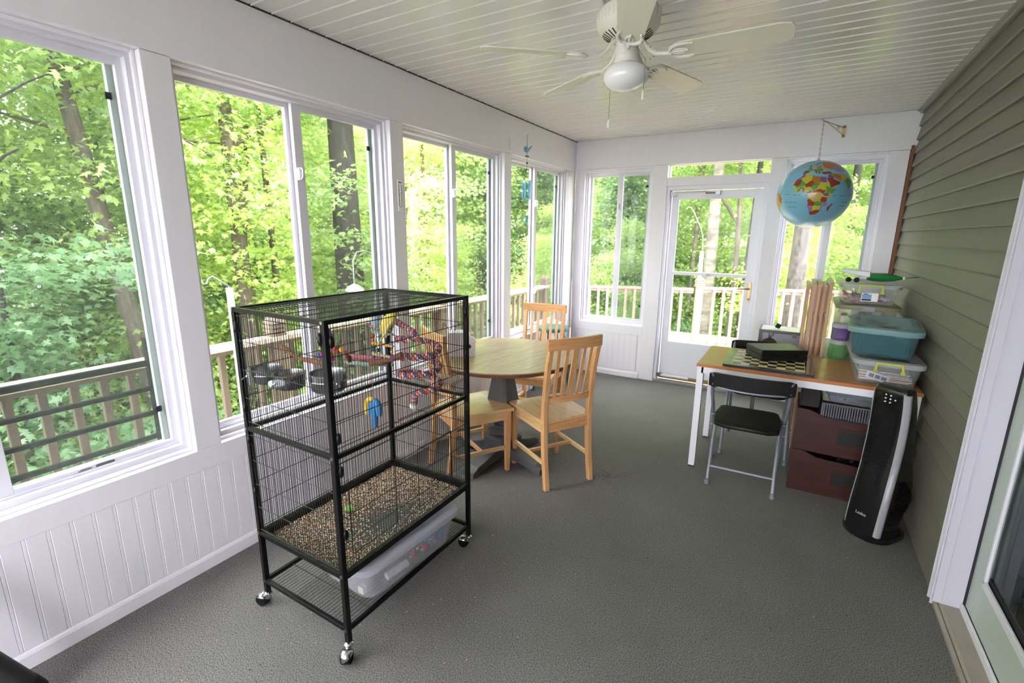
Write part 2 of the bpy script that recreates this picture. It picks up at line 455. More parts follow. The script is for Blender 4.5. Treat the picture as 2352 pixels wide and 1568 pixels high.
MB().box(0.0, W_, 0.0, 0.06, 0.0, 0.03).build('threshold', mat('aluminium', '#a7a7a8', 0.4, 0.8), d1, bevel=0.003)
MB().box(0.05, W_-0.05, 0.066, 0.074, 0.035, 0.075).build('door_sweep', mat('brass_sweep', '#a8844a', 0.4, 0.4), d1)
hd = MB(); hx = W_-0.068
hd.prism([(hx-0.011, 0.925), (hx-0.011, 1.085), (hx-0.006, 1.10), (hx+0.006, 1.10), (hx+0.011, 1.085), (hx+0.011, 0.925), (hx+0.006, 0.91), (hx-0.006, 0.91)], 0.064, 0.075, 'y')
hd.tube([(hx, 0.066, 1.04), (hx, 0.035, 1.04), (hx-0.03, 0.03, 1.04), (hx-0.10, 0.032, 1.035)], 0.007, 8)
hd.ball((hx, 0.06, 0.94), 0.011, 10)
hd.build('door_handle', brass, d1, smooth=40)

# right wall: clapboards with the sliding door
wr = thing('wall_right', kind='structure')
DY0, DY1, DZ = 0.30, 2.44, 2.10
sx0 = XR+0.02
core = MB(); core.box(sx0, XR+TH, YB, DY0, 0, ZC); core.box(sx0, XR+TH, DY1, YF, 0, ZC); core.box(sx0, XR+TH, DY0, DY1, DZ, ZC)
core.build('wall_core', mat('dark_sheathing', '#3b3b36', 0.9), wr)
EXP = 0.0985
clap = [(sx0+0.004, 0.0), (XR+0.000, 0.0), (XR-0.004, 0.009), (XR+0.013, EXP+0.002), (sx0+0.004, EXP+0.002)]
def clapboard(y0, y1, z):
    return MB().prism(clap, y0, y1, 'y').build('siding_board', siding_m, wr, loc=(0, 0, z))
c0 = None; c1 = None; c2 = None
for i in range(26):
    z = 0.003+i*EXP
    if z > ZC-0.02: break
    if z+EXP*0.5 < DZ+0.06:
        c0 = again(c0, wr, (0, 0, z)) if c0 else clapboard(DY1+0.055, YF-0.004, z)
        c1 = again(c1, wr, (0, 0, z)) if c1 else clapboard(YB, DY0-0.055, z)
    else:
        c2 = again(c2, wr, (0, 0, z)) if c2 else clapboard(YB, YF-0.004, z)
d2 = thing('door_2', kind='structure')
cs = MB()
for y0, s in ((DY1, 1), (DY0, -1)):
    prof = [(XR+0.02, 0), (XR+0.02, 0.055*s), (XR-0.012, 0.055*s), (XR-0.016, 0.045*s), (XR-0.006, 0.036*s), (XR-0.01, 0.02*s), (XR-0.016, 0.0)]
    cs.prism([(a, y0+b) for a, b in prof], 0.0, DZ+0.05, 'z')
cs.box(XR-0.012, XR+0.02, DY0, DY1, DZ, DZ+0.05)
vinyl_d = mat('door_trim_vinyl', '#c0beca', 0.4)
cs.build('door_casing', vinyl_d, d2)
jb = MB(); jb.box(XR-0.01, XR+0.24, DY1-0.012, DY1, 0.02, DZ); jb.box(XR-0.01, XR+0.24, DY0, DY0+0.012, 0.02, DZ); jb.box(XR-0.01, XR+0.24, DY0, DY1, DZ-0.012, DZ)
jb.box(XR+0.018, XR+0.022, DY1-0.016, DY1-0.012, 0.02, DZ)
jb.build('door_jamb', vinyl_d, d2)
gasket = mat('dark_gasket', '#1d1a22', 0.7)
MB().box(XR+0.083, XR+0.09, DY1-0.02, DY1-0.010, 0.03, DZ-0.02).build('gasket', gasket, d2)
# the near sliding panel
px0, px1 = XR+0.09, XR+0.13
pnl = mat('door_grey_green', '#b4bcb8', 0.35)
PY0, PY1 = 1.28, DY1-0.014
lf = MB()
lf.box(px0, px1, PY1-0.12, PY1, 0.045, DZ-0.02); lf.box(px0, px1, PY0, PY0+0.12, 0.045, DZ-0.02); lf.box(px0, px1, PY0+0.12, PY1-0.12, 0.045, 0.235); lf.box(px0, px1, PY0+0.12, PY1-0.12, DZ-0.14, DZ-0.02)
lf.build('sliding_panel', pnl, d2, bevel=0.004)
gb_ = MB(); 
for (y0, y1, z0, z1) in ((PY1-0.135, PY1-0.12, 0.235, DZ-0.14), (PY0+0.12, PY0+0.135, 0.235, DZ-0.14), (PY0+0.12, PY1-0.12, 0.22, 0.25), (PY0+0.12, PY1-0.12, DZ-0.15, DZ-0.135)):
    gb_.box(px0-0.006, px0+0.004, y0, y1, z0, z1)
gb_.build('glass_bead', vinyl, d2, bevel=0.002)
dglass = glass('door_glass', (0.55, 0.58, 0.58, 1), 0.01, 2.2)
MB().box(px0+0.012, px0+0.018, PY0+0.12, PY1-0.12, 0.235, DZ-0.14).build('pane', dglass, d2)
MB().box(px0+0.0115, px0+0.019, PY0+0.118, PY1-0.118, 0.228, 0.262).build('gasket', gasket, d2)
# the far (fixed) panel behind, towards the camera side
lf2 = MB(); qx0, qx1 = XR+0.15, XR+0.19
lf2.box(qx0, qx1, DY0+0.01, DY0+0.12, 0.045, DZ-0.02); lf2.box(qx0, qx1, 1.24, 1.36, 0.045, DZ-0.02); lf2.box(qx0, qx1, DY0+0.12, 1.24, 0.045, 0.22); lf2.box(qx0, qx1, DY0+0.12, 1.24, DZ-0.14, DZ-0.02)
lf2.build('fixed_panel', pnl, d2, bevel=0.004)
MB().box(qx0+0.015, qx0+0.02, DY0+0.12, 1.24, 0.22, DZ-0.14).build('pane', dglass, d2)
thm = mat('beige_threshold', '#9b9288', 0.5, var=0.1, scale=8)
MB().prism([(XR-0.006, 0), (XR-0.006, 0.012), (XR+0.006, 0.016), (XR+0.012, 0.012), (XR+0.02, 0.02), (XR+0.24, 0.024), (XR+0.24, 0)], DY0, DY1, 'y').build('threshold', thm, d2)
MB().box(XR+0.076, XR+0.086, DY0, DY1-0.012, 0.02, 0.05).build('track', vinyl, d2, bevel=0.002)
MB().box(XR+0.135, XR+0.145, DY0, DY1-0.012, 0.02, 0.05).build('track', vinyl, d2, bevel=0.002)
# dark living room behind the glass
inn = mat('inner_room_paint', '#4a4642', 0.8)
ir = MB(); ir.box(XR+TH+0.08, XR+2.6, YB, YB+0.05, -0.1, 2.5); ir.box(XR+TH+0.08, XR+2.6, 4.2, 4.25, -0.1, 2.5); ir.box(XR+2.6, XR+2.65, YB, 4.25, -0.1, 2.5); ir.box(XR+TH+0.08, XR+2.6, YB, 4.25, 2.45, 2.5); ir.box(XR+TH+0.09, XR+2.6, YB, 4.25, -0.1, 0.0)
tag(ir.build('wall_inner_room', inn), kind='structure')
cur = MB(); ring = []
def curtain_line(o):
    return [(XR+0.33+0.022*math.sin(k*0.9)+0.006*math.sin(k*2.3)+o, 1.75+k*0.012) for k in range(0, 80)]
pl = curtain_line(0)+curtain_line(0.003)[::-1]
cur.prism(pl, 0.03, 2.2, 'z')
tag(cur.build('curtain', mat('pale_curtain', '#b9b9c6', 0.9), smooth=60), 'pale gathered curtain hanging behind the sliding glass door', 'curtain')

# wall behind the camera with two broad windows
wb = thing('wall_back', kind='structure')
bk = MB(); bk.box(XL-TH, XR+TH, YB-TH, YB, 0, 0.5); bk.box(XL-TH, XR+TH, YB-TH, YB, 2.25, ZC)
for a, b in ((XL-TH, XL+0.08), (-0.80, -0.72), (XR-0.08, XR+TH)): bk.box(a, b, YB-TH, YB, 0.5, 2.25)
bk.build('wall_core', white, wb)
for i, (a, b) in enumerate(((XL+0.08, -0.80), (-0.72, XR-0.08))):
    make_window('window_%d' % (9+i), b-a, (b, YB, 0), PI, z0=0.5, z1=2.25)
tag(MB().box(XL, XR, YB, YB+0.012, 0, 0.08).build('baseboard_back', white), kind='structure')

tag(MB().box(-7, 6, -11, YB-TH-0.05, -0.36, -0.2).build('bounce_slab', mat('pale_bounce_slab', '#d5d2cc', 0.9, var=0.1, scale=3)), kind='structure')  # unseen slab added behind the camera to bounce pale light onto the ceiling
# ------------------------------------------------------------------ outside: deck, railings, yard and wood
deck_m = mat('deck_boards', '#b9a992', 0.8, var=0.25, scale=4, stretch=(4, 0.5, 4))
rail_m = mat('railing_wood', '#75685b', 0.8, var=0.2, scale=6, stretch=(6, 6, 0.6))
pale_m = mat('weathered_cap_wood', '#d9ccae', 0.85, var=0.22, scale=5, stretch=(8, 0.7, 8), bump=0.3)
cedar_m = mat('pinkish_cedar', '#a3887a', 0.8, var=0.18, scale=6, stretch=(6, 6, 0.6))
ZD = -0.20
dk = thing('deck', 'weathered wooden deck around the sunroom outside the windows', 'deck')
b0 = MB().box(-0.068, 0.068, -2.6, 9.2, -0.035, 0).build('deck_board', deck_m, dk, loc=(XL-TH-0.08, 0, ZD))
for i in range(1, 9): again(b0, dk, (XL-TH-0.08-i*0.14, 0, ZD))
b1 = MB().box(-0.068, 0.068, YF+TH+0.01, 9.0, -0.035, 0).build('deck_board', deck_m, dk, loc=(XL-TH+0.06, 0, ZD))
for i in range(1, 27): again(b1, dk, (XL-TH+0.06+i*0.14, 0, ZD))
MB().box(-3.52, -3.48, -2.6, 7.0, ZD-0.25, ZD-0.035).build('deck_rim', deck_m, dk)

def post_mesh(h, w=0.10, m=None, parent=None, loc=(0, 0, 0), rz=0.0):
    p = MB(); p.box(-w/2, w/2, -w/2, w/2, 0, h)
    q = w/2+0.012
    for k in range(3):
        z = h+k*0.034
        p.box(-q, q, -q, q, z, z+0.020); p.box(-q+0.012, q-0.012, -q+0.012, q-0.012, z+0.020, z+0.034)
    p.add([(-q, -q, h+0.102), (q, -q, h+0.102), (q, q, h+0.102), (-q, q, h+0.102), (-q*0.6, -q*0.6, h+0.145), (q*0.6, -q*0.6, h+0.145), (q*0.6, q*0.6, h+0.145), (-q*0.6, q*0.6, h+0.145)],
          [(0, 1, 5, 4), (1, 2, 6, 5), (2, 3, 7, 6), (3, 0, 4, 7), (4, 5, 6, 7), (3, 2, 1, 0)])
    o = p.build('post', m, parent, loc=loc); o.rotation_euler = (0, 0, rz); return o
def railing(label, p0, p1, posts, m, cap_m, cat='railing', z_top=0.73, capw=0.14, phase=0.05):
    p0 = Vector(p0); p1 = Vector(p1); L = (p1-p0).length; a = math.atan2(p1.y-p0.y, p1.x-p0.x)
    t = thing('railing', label, cat, (p0.x, p0.y, ZD), a)
    H = z_top-ZD
    MB().box(0, L, -capw/2, capw/2, H-0.036, H).build('cap_rail', cap_m, t, bevel=0.004)
    MB().box(0, L, -0.02, 0.018, H-0.075, H-0.036).build('top_rail', m, t)
    MB().box(0, L, -0.02, 0.018, 0.06, 0.10).build('bottom_rail', m, t)
    g = MB().box(-0.019, 0.019, -0.058, -0.020, 0.03, H-0.038).build('baluster', m, t, loc=(phase, 0, 0))
    k = 1
    while phase+k*0.14 < L-0.04:
        again(g, t, (phase+k*0.14, 0, 0)); k += 1
    p_ = None
    for s in posts:
        if p_ is None: p_ = post_mesh(H, 0.10, m, t, (s, 0, 0))
        else: again(p_, t, (s, 0, 0))
    return t
railing('tan deck railing with pale weathered cap running along the left windows', (-3.5, 7.0), (-3.5, -2.4), [0.08, 2.72, 4.77, 6.9], rail_m, pale_m, phase=7.0-6.86+0.001)
railing('pinkish cedar deck railing seen through the far left window', (-3.42, 6.98), (-1.36, 7.78), [], cedar_m, cedar_m, z_top=0.74, capw=0.09, phase=0.07)
railing('pinkish cedar deck railing with broad capped post beyond the storm door', (-1.28, 7.82), (1.6, 8.9), [0.0], cedar_m, cedar_m, z_top=0.76, capw=0.09, phase=0.21)
tube_w = mat('white_tube', '#f2f2f4', 0.35)
wire = mat('grey_wire', '#8e9194', 0.3, 0.8)
def feeder_pole(label, x, y, z0, z1, hook, r=0.022, m=tube_w):
    t = thing('feeder_pole', label, 'pole', (x, y, z0), group=None)
    MB().cyl((0, 0, 0), (0, 0, z1-z0), r, 14).build('sleeve', m, t, smooth=40)
    MB().tube([(a, b, c+z1-z0) for a, b, c in hook], 0.006, 8).build('hook', wire, t, smooth=60)
    return t
feeder_pole('white tube pole with short curled hook beyond the cage window', -3.34, 1.83, ZD, 1.15, [(0, 0, -0.1), (0, 0, 0.01), (-0.01, -0.05, 0.05), (-0.01, -0.10, 0.085), (-0.01, -0.125, 0.07), (-0.01, -0.14, 0.04), (-0.01, -0.16, 0.04), (-0.01, -0.165, 0.07)])
feeder_pole('white tube pole with long curved rod on railing post outside storm door', -1.29, 7.80, 0.905, 1.30, [(0, 0, -0.1), (0, 0, 0.1), (-0.01, 0, 0.22), (-0.05, 0, 0.34), (-0.11, 0, 0.46), (-0.17, 0, 0.58), (-0.21, 0, 0.64), (-0.25, 0, 0.655), (-0.275, 0, 0.62)], r=0.028)
fd = thing('bird_feeder', 'white domed bird feeder on curved hook beyond dark tree trunk window', 'bird feeder', (-4.2, 3.66, 0.9))
MB().lathe([(0.10, 0.0), (0.095, 0.02), (0.06, 0.05), (0.015, 0.075), (1e-6, 0.08)], 20).build('dome', tube_w, fd, smooth=50)
MB().cyl((0, 0, -0.12), (0, 0, 0.01), 0.035, 12).build('seed_tube', see_through('feeder_clear', '#c9cfc2', 0.5), fd, smooth=40)
MB().tube([(0, 0, 0.08), (0, 0, 0.33), (0, 0.06, 0.42), (0, 0.16, 0.43), (0, 0.3, 0.40), (0, 0.36, 0.30), (0, 0.37, -2.6)], 0.008, 6).build('hook', wire, fd, smooth=60)

# black metal bench outside the first window
bn = thing('patio_bench', 'black metal patio bench with horizontal slat back outside the nearest window', 'bench', (-2.8, 0, ZD))
for z in (0.665, 0.795, 0.925, 1.055):
    MB().box(-0.012, 0.012, -0.35, 1.075, z, z+(0.03 if z > 1 else 0.022)).build('back_slat', black_m, bn, bevel=0.003)
for y in (1.096, -0.37):
    MB().box(-0.02, 0.02, y-0.022, y+0.022, 0.0, 1.20).build('post', black_m, bn, bevel=0.003)
    MB().box(-0.5, -0.46, y-0.02, y+0.02, 0, 0.42).build('leg', black_m, bn)
    MB().box(-0.5, 0, y-0.02, y+0.02, 0.38, 0.42).build('seat_rail', black_m, bn)
for i in range(6):
    MB().box(-0.49+i*0.08, -0.44+i*0.08, -0.35, 1.10, 0.42, 0.435).build('seat_slat', black_m, bn)

# ground: slopes gently away from the deck
rng = np.random.default_rng(7)
def grid_ground():
    n = 90; xs = np.linspace(-55, 45, n); ys = np.linspace(-45, 75, n)
    vs = []
    for y in ys:
        for x in xs:
            d = max(0, math.hypot(max(0, -3.6-x), max(0, y-9))-0)
            vs.append((x, y, -1.75-0.03*d+0.12*noise.noise(Vector((x*0.3, y*0.3, 0)))))
    fs = [(j*n+i, j*n+i+1, (j+1)*n+i+1, (j+1)*n+i) for j in range(n-1) for i in range(n-1)]
    m = MB(); m.add(vs, fs); return m
def gz(x, y):
    d = math.hypot(max(0, -3.6-x), max(0, y-9))
    return -1.75-0.03*d
g_m = mat('forest_floor', '#5b6b35', 0.95, scale=2.2, hex2='#3c4a24', bump=0.5)
tag(grid_ground().build('ground', g_m, smooth=60), kind='structure')

bark = mat('grey_brown_bark', '#6f6459', 0.9, scale=9, hex2='#4a423b', bump=1.0, stretch=(3, 3, 0.5))
bark_d = mat('dark_bark', '#4a443e', 0.9, scale=11, hex2='#2b2723', bump=1.0, stretch=(3, 3, 0.5))
birch = mat('pale_bark', '#8a837b', 0.85, scale=4, hex2='#5a534d', bump=0.6, stretch=(1, 1, 2.5))
lichen = mat('lichen_bark', '#585450', 0.85, scale=9, hex2='#2d2a28', bump=0.8, stretch=(2, 2, 1))
leaf_a = leaf_mat('maple_leaves', ['#728c52', '#8ca664', '#a9bd78', '#7f9c70'])
leaf_b = leaf_mat('yellow_green_leaves', ['#90a75a', '#a7bf6a', '#c1d084', '#9ab070'])
leaf_c = leaf_mat('deep_green_leaves', ['#587350', '#6c895c', '#82a06e', '#648062'], 0.45)
leaf_n = leaf_mat('cool_green_leaves', ['#547550', '#688a60', '#84a277', '#60835a'], 0.5)

STAR = [(0, 0), (.18, -.30), (.30, -.14), (.52, -.46), (.55, -.16), (1.0, 0), (.55, .16), (.52, .46), (.30, .14), (.18, .30)]
QUAD = [(0, 0), (.28, -.30), (.62, -.27), (1.0, 0), (.62, .27), (.28, .30)]
def foliage(name, seed, m, n_spray, per, size, cen, rad, shape='crown', star=False, flat=0.3, sp_len=0.75, zsquash=1.0):
    """leaf sprays set on layered boughs; every leaf is its own small folded blade"""
    g = np.random.default_rng(seed)
    # spray centres
    u = g.random(n_spray)
    if shape == 'crown':
        z = cen[2]+(u*2-1)*rad[2]
        prof = np.sqrt(np.clip(1-((z-cen[2])/rad[2])**2, 0.12, 1))
    else:  # column of boughs, wide low down
        z = cen[2]+(u*2-1)*rad[2]
        prof = 0.55+0.45*np.sin(u*9+seed)
    a = g.random(n_spray)*2*PI
    rr = np.sqrt(g.random(n_spray)*0.85+0.12)
    C = np.stack([cen[0]+rr*prof*rad[0]*np.cos(a), cen[1]+rr*prof*rad[1]*np.sin(a), z-0.18*rr*rad[0]], 1)
    N = n_spray*per
    ci = np.repeat(np.arange(n_spray), per)
    az = a[ci]+g.normal(0, 0.35, n_spray)[ci]
    lx = g.normal(0, 1, N)*sp_len*0.5; ly = g.normal(0, 1, N)*sp_len*0.33; lz = g.normal(0, 1, N)*sp_len*0.10 - 0.12*lx*lx
    px = C[ci, 0]+lx*np.cos(az)-ly*np.sin(az); py = C[ci, 1]+lx*np.sin(az)+ly*np.cos(az); pz = C[ci, 2]+lz
    # leaf frames
    h = az+g.normal(0, 0.9, N); tilt = g.normal(-0.25, flat, N); rollv = g.normal(0, flat*1.3, N)
    d = np.stack([np.cos(h)*np.cos(tilt), np.sin(h)*np.cos(tilt), np.sin(tilt)], 1)
    s0 = np.stack([-np.sin(h), np.cos(h), np.zeros(N)], 1); up = np.cross(d, s0)
    s = s0*np.cos(rollv)[:, None]+up*np.sin(rollv)[:, None]; up = np.cross(d, s)
    sz = size*(0.65+0.6*g.random(N))
    sh = STAR if star else QUAD; K = len(sh)
    P = np.stack([px, py, pz], 1)
    V = np.zeros((N, K, 3), np.float32)
    for k, (la, lb) in enumerate(sh):
        V[:, k] = P+(d*la+s*lb*1.15-up*(0.35*abs(lb)+0.12*la*la))*sz[:, None]
    me = bpy.data.meshes.new(name)
    me.vertices.add(N*K); me.vertices.foreach_set('co', V.reshape(-1))
    if star:  # two halves folded on the midrib
        A = [0, 1, 2, 3, 4, 5]; B = [0, 5, 6, 7, 8, 9]
        me.loops.add(N*12); me.polygons.add(N*2)
        base = (np.arange(N)*K)[:, None]
        idx = np.concatenate([base+np.array(A), base+np.array(B)], 1).reshape(-1)
        me.loops.foreach_set('vertex_index', idx.astype(np.int32))
        me.polygons.foreach_set('loop_start', (np.arange(N*2)*6).astype(np.int32))
    else:
        me.loops.add(N*6); me.polygons.add(N)
        idx = ((np.arange(N)*K)[:, None]+np.array([0, 1, 2, 3, 4, 5])).reshape(-1)
        me.loops.foreach_set('vertex_index', idx.astype(np.int32))
        me.polygons.foreach_set('loop_start', (np.arange(N)*6).astype(np.int32))
    me.update(calc_edges=True)
    me.materials.append(m)
    return me, C
def trunk_mb(h, r, lean=(0, 0), seed=0, fork=None, branches=(), base=0.0, wob=0.04):
    g = random.Random(seed); pts = []; rad = []
    n = 12; ph = g.random()*6
    for i in range(n+1):
        t = i/n; z = base+h*t
        pts.append((lean[0]*t+wob*math.sin(ph+t*5)*t, lean[1]*t+wob*math.cos(ph*1.3+t*4)*t, z)); rad.append(r*(1.15-0.65*t) if i else r*1.35)
    m = MB(); m.tube(pts, r, 10, radii=rad)
    for (zb, az, ln, rise, rb) in branches:
        t = min(0.98, max(0, (zb-base)/h)); k = t*n; i = int(k); f = k-i
        p = Vector(pts[i])*(1-f)+Vector(pts[min(i+1, n)])*f
        q = []
        for j in range(6):
            s = j/5
            q.append(p+Vector((math.cos(az)*ln*s, math.sin(az)*ln*s, rise*ln*s+0.12*ln*math.sin(s*2.6+az)*s)))
        m.tube(q, rb, 6, radii=[rb*(1-0.75*j/5) for j in range(6)])
    return m
def tree(name, label, cat, loc, trunk, bm_, fol, group=None, rz=0.0, sc=1.0):
    t = thing(name, label, cat, loc, rz, group); t.scale = (sc, sc, sc)
    if trunk: trunk.build('trunk', bm_, t, smooth=60)
    for me in (fol if isinstance(fol, list) else [fol]):
        if me is None: continue
        o = bpy.data.objects.new('foliage', me); COL.objects.link(o); o.parent = t; tag(o, kind='stuff')
    return t
def rbr(seed, n, z0, z1, ln, r):
    g = random.Random(seed)
    return [(g.uniform(z0, z1), g.uniform(0, 6.28), g.uniform(0.6, 1.1)*ln, g.uniform(0.15, 0.55), r*g.uniform(0.5, 1)) for _ in range(n)]

# leaf masses shared by many trees
F_near = foliage('foliage', 11, leaf_n, 85, 75, 0.078, (0, 0, 1.55), (1.3, 1.3, 1.4), 'col', True, 0.30, 0.6)[0]
F_near2 = foliage('foliage', 12, leaf_a, 80, 75, 0.075, (0, 0, 2.2), (1.3, 1.3, 1.9), 'col', True, 0.34, 0.6)[0]
F_midA = foliage('foliage', 21, leaf_a, 190, 100, 0.094, (0, 0, 3.6), (1.9, 1.9, 3.3), 'col', True, 0.36, 0.85)[0]
F_midB = foliage('foliage', 22, leaf_b, 190, 100, 0.094, (0, 0, 3.8), (2.0, 2.0, 3.4), 'col', True, 0.36, 0.85)[0]
F_midC = foliage('foliage', 23, leaf_c, 190, 100, 0.094, (0, 0, 3.4), (1.9, 1.9, 3.2), 'col', True, 0.36, 0.85)[0]
F_far = foliage('foliage', 31, leaf_b, 160, 105, 0.175, (0, 0, 6.2), (3.3, 3.3, 5.8), 'col', False, 0.45, 1.3)[0]
F_far2 = foliage('foliage', 32, leaf_a, 160, 105, 0.175, (0, 0, 6.2), (3.3, 3.3, 5.8), 'col', False, 0.45, 1.3)[0]
F_far3 = foliage('foliage', 33, leaf_c, 160, 105, 0.175, (0, 0, 6.2), (3.3, 3.3, 5.8), 'col', False, 0.45, 1.3)[0]
F_top = foliage('foliage', 41, leaf_a, 120, 90, 0.098, (0, 0, 8.0), (2.8, 2.8, 2.8), 'crown', True, 0.4, 1.1)[0]
F_bush = foliage('foliage', 51, leaf_a, 45, 90, 0.09, (0, 0, 0.7), (0.9, 0.9, 0.6), 'crown', True, 0.4, 0.5)[0]
F_bush2 = foliage('foliage', 52, leaf_n, 45, 90, 0.08, (0, 0, 0.75), (0.9, 0.9, 0.65), 'crown', True, 0.4, 0.5)[0]

# single trunks one can point to
def T(label, x, y, h, r, m, lean=(0, 0), seed=1, br=(), fol=None, cat='tree', name='tree', wob=0.05):
    return tree(name, label, cat, (x, y, gz(x, y)), trunk_mb(h, r, lean, seed, branches=br, wob=wob), m, fol)
T('thick dark brown tree trunk filling the second sliding pane behind the cage', -6.0, 5.16, 10, 0.215, bark_d, (0.0, 0.05), 3, rbr(5, 5, 4, 9, 2.0, 0.05), F_top, name='oak_tree')
T('grey forked tree trunk left of the thick dark trunk, seen behind the cage', -7.5, 4.35, 9, 0.12, bark, (-0.1, 0.1), 8, [(3.0, 2.4, 3.5, 1.6, 0.08), (4.6, 0.5, 1.8, 0.5, 0.04)]+rbr(6, 5, 3, 8, 1.8, 0.03), F_top)
T('leaning grey tree trunk in the middle of the nearest window', -7.2, 2.95, 9, 0.11, bark, (-0.8, -0.75), 9, rbr(7, 4, 3.5, 8, 1.8, 0.04), F_top)
T('thin dark tree trunk at the left edge of the nearest window', -7.0, 1.45, 8, 0.075, bark_d, (0.1, -0.25), 10, rbr(8, 7, 2.5, 7, 1.8, 0.03), F_top)
T('pale birch-like trunk seen through the middle of the storm door', -1.62, 11.0, 10, 0.125, birch, (-0.05, 0.1), 12, (), F_top, name='birch_tree', wob=0.03)
T('slender pale trunk left of the birch, seen through the storm door', -2.50, 13.5, 9, 0.06, birch, (0.25, 0), 13, (), F_top, name='birch_tree')
T('crooked thin grey trunk right of the birch, seen through the storm door', -1.22, 11.6, 9, 0.055, bark, (-0.1, 0), 14, [(3.6, 2.6, 1.6, 1.2, 0.04)], F_top, wob=0.22)
T('slim mottled trunk along the right edge of the storm door glass', -1.06, 12.2, 9, 0.075, lichen, (0.1, 0.1), 15, (), F_top)
T('broad lichen-grey trunk in the window below the hanging globe', -0.04, 8.95, 9, 0.14, lichen, (0.1, 0.4), 16, (), F_top)
T('dark leaning trunk in the right half of the far right window', 0.95, 13.0, 9, 0.09, bark_d, (-0.2, 0), 17, rbr(3, 3, 3, 6, 1.4, 0.03), None)
T('slender brown trunk at the far right window edge', 1.25, 12.0, 9, 0.06, bark, (0.15, 0), 18, (), None)

random.seed(5)
def scatter(first_label, group, spots, fols, h, r, m, size=(0.85, 1.2), name='tree', nbr=4):
    protos = []
    for i, (x, y) in enumerate(spots):
        if len(protos) < len(fols):
            t = tree(name, first_label, 'tree', (x, y, gz(x, y)), trunk_mb(h, r, (random.uniform(-.3, .3), random.uniform(-.3, .3)), i+60, branches=rbr(i+9, nbr, h*0.2, h*0.8, h*0.22, r*0.35)), m, fols[i], group)
            protos.append(t)
        else:
            t = copy_tree(protos[i % len(protos)]); t.location = (x, y, gz(x, y))
        t.rotation_euler = (0, 0, random.uniform(0, 6.28)); s = random.uniform(*size); t.scale = (s, s, s*random.uniform(0.92, 1.1))
near = [(-5.9, 1.25), (-7.9, 3.5), (-6.2, 0.2), (-5.3, 5.1)]
n_before = {o.name for o in bpy.data.objects}
scatter('young maple with big cool green leaves close beyond the deck railing', 'young maples close beyond the left railing', near, [F_near, F_near2], 3.4, 0.03, bark_d, (0.95, 1.15))
for o in [o for o in bpy.data.objects if o.name not in n_before and o.get('category') == 'tree']:
    x, y = round(o.location.x, 1), round(o.location.y, 1)
    o['label'] = {1.2: 'leafy young maple filling the lower half of the nearest window', 3.5: 'young maple between the leaning trunk and the forked trunk', 0.2: 'young maple at the far left beyond the nearest window', 5.1: 'young maple spreading leaves before the thick dark brown trunk'}[y]
def spread_pts(n, gen, dmin, seed, tries=4000):
    g = random.Random(seed); out = []
    for _ in range(tries):
        p = gen(g)
        if all(math.hypot(p[0]-q[0], p[1]-q[1]) > dmin for q in out): out.append(p)
        if len(out) >= n: break
    return out
mid = spread_pts(30, lambda g: (g.uniform(-12.5, -8.2), g.uniform(-5, 17)), 1.9, 3)
mid2 = spread_pts(16, lambda g: (g.uniform(-7.5, 5.5), g.uniform(13.0, 18)), 1.9, 4)
def keep(p): return not (0.17 < p[1]/max(0.1, -p[0]) < 0.30 and p[0] < -5)
scatter('slender leafy tree in the dense green wood around the deck', 'slender leafy trees of the wood', [p for p in mid+mid2 if keep(p)], [F_midA, F_midB, F_midC], 7.0, 0.06, bark)
clo = [(-4.9, 9.6), (-3.4, 11.0), (-5.6, 11.6), (1.4, 10.6), (0.6, 11.6), (2.6, 11.4), (-6.6, 8.4), (-7.0, 6.9), (0.15, 10.2)]
scatter('low leafy sapling just outside the far corner of the deck', 'low saplings near the far deck corner', clo, [F_midB, F_midA], 4.0, 0.03, bark, (0.45, 0.62))
far = spread_pts(42, lambda g: (g.uniform(-30, 16), g.uniform(-14, 38)), 3.4, 8, 9000)
far = [p for p in far if (p[0] < -14 or p[1] > 19) and not 0.19 < p[1]/max(0.1, -p[0]) < 0.27]
far += [(-16+3.6*k, 22+1.5*math.sin(k)) for k in range(8)]+[(-16.5-math.sin(k), -6+3.6*k) for k in range(8)]
scatter('tall tree standing deeper in the green wood', 'tall trees deeper in the wood', far, [F_far, F_far2, F_far3], 12.0, 0.15, bark, (0.85, 1.25), nbr=6)
bs = spread_pts(46, lambda g: (g.uniform(-10, -4.3), g.uniform(-3, 13)), 0.95, 9)+spread_pts(26, lambda g: (g.uniform(-5, 4.5), g.uniform(9.6, 13.5)), 0.95, 10)
bp_ = []
for i, (x, y) in enumerate(bs):
    if len(bp_) < 2:
        t = thing('bush', 'low leafy bush on the ground below the deck railing', 'bush', (x, y, gz(x, y)), group='undergrowth bushes around the deck')
        MB().cyl((0, 0, 0), (0, 0, 0.5), 0.012, 6).build('stem', bark, t)
        o = bpy.data.objects.new('foliage', (F_bush, F_bush2)[i]); COL.objects.link(o); o.parent = t; tag(o, kind='stuff'); bp_.append(t)
    else:
        t = copy_tree(bp_[i % 2]); t.location = (x, y, gz(x, y))
    t.rotation_euler = (0, 0, i*1.7); s = 0.8+0.5*((i*37) % 10)/10; t.scale = (s, s, s)
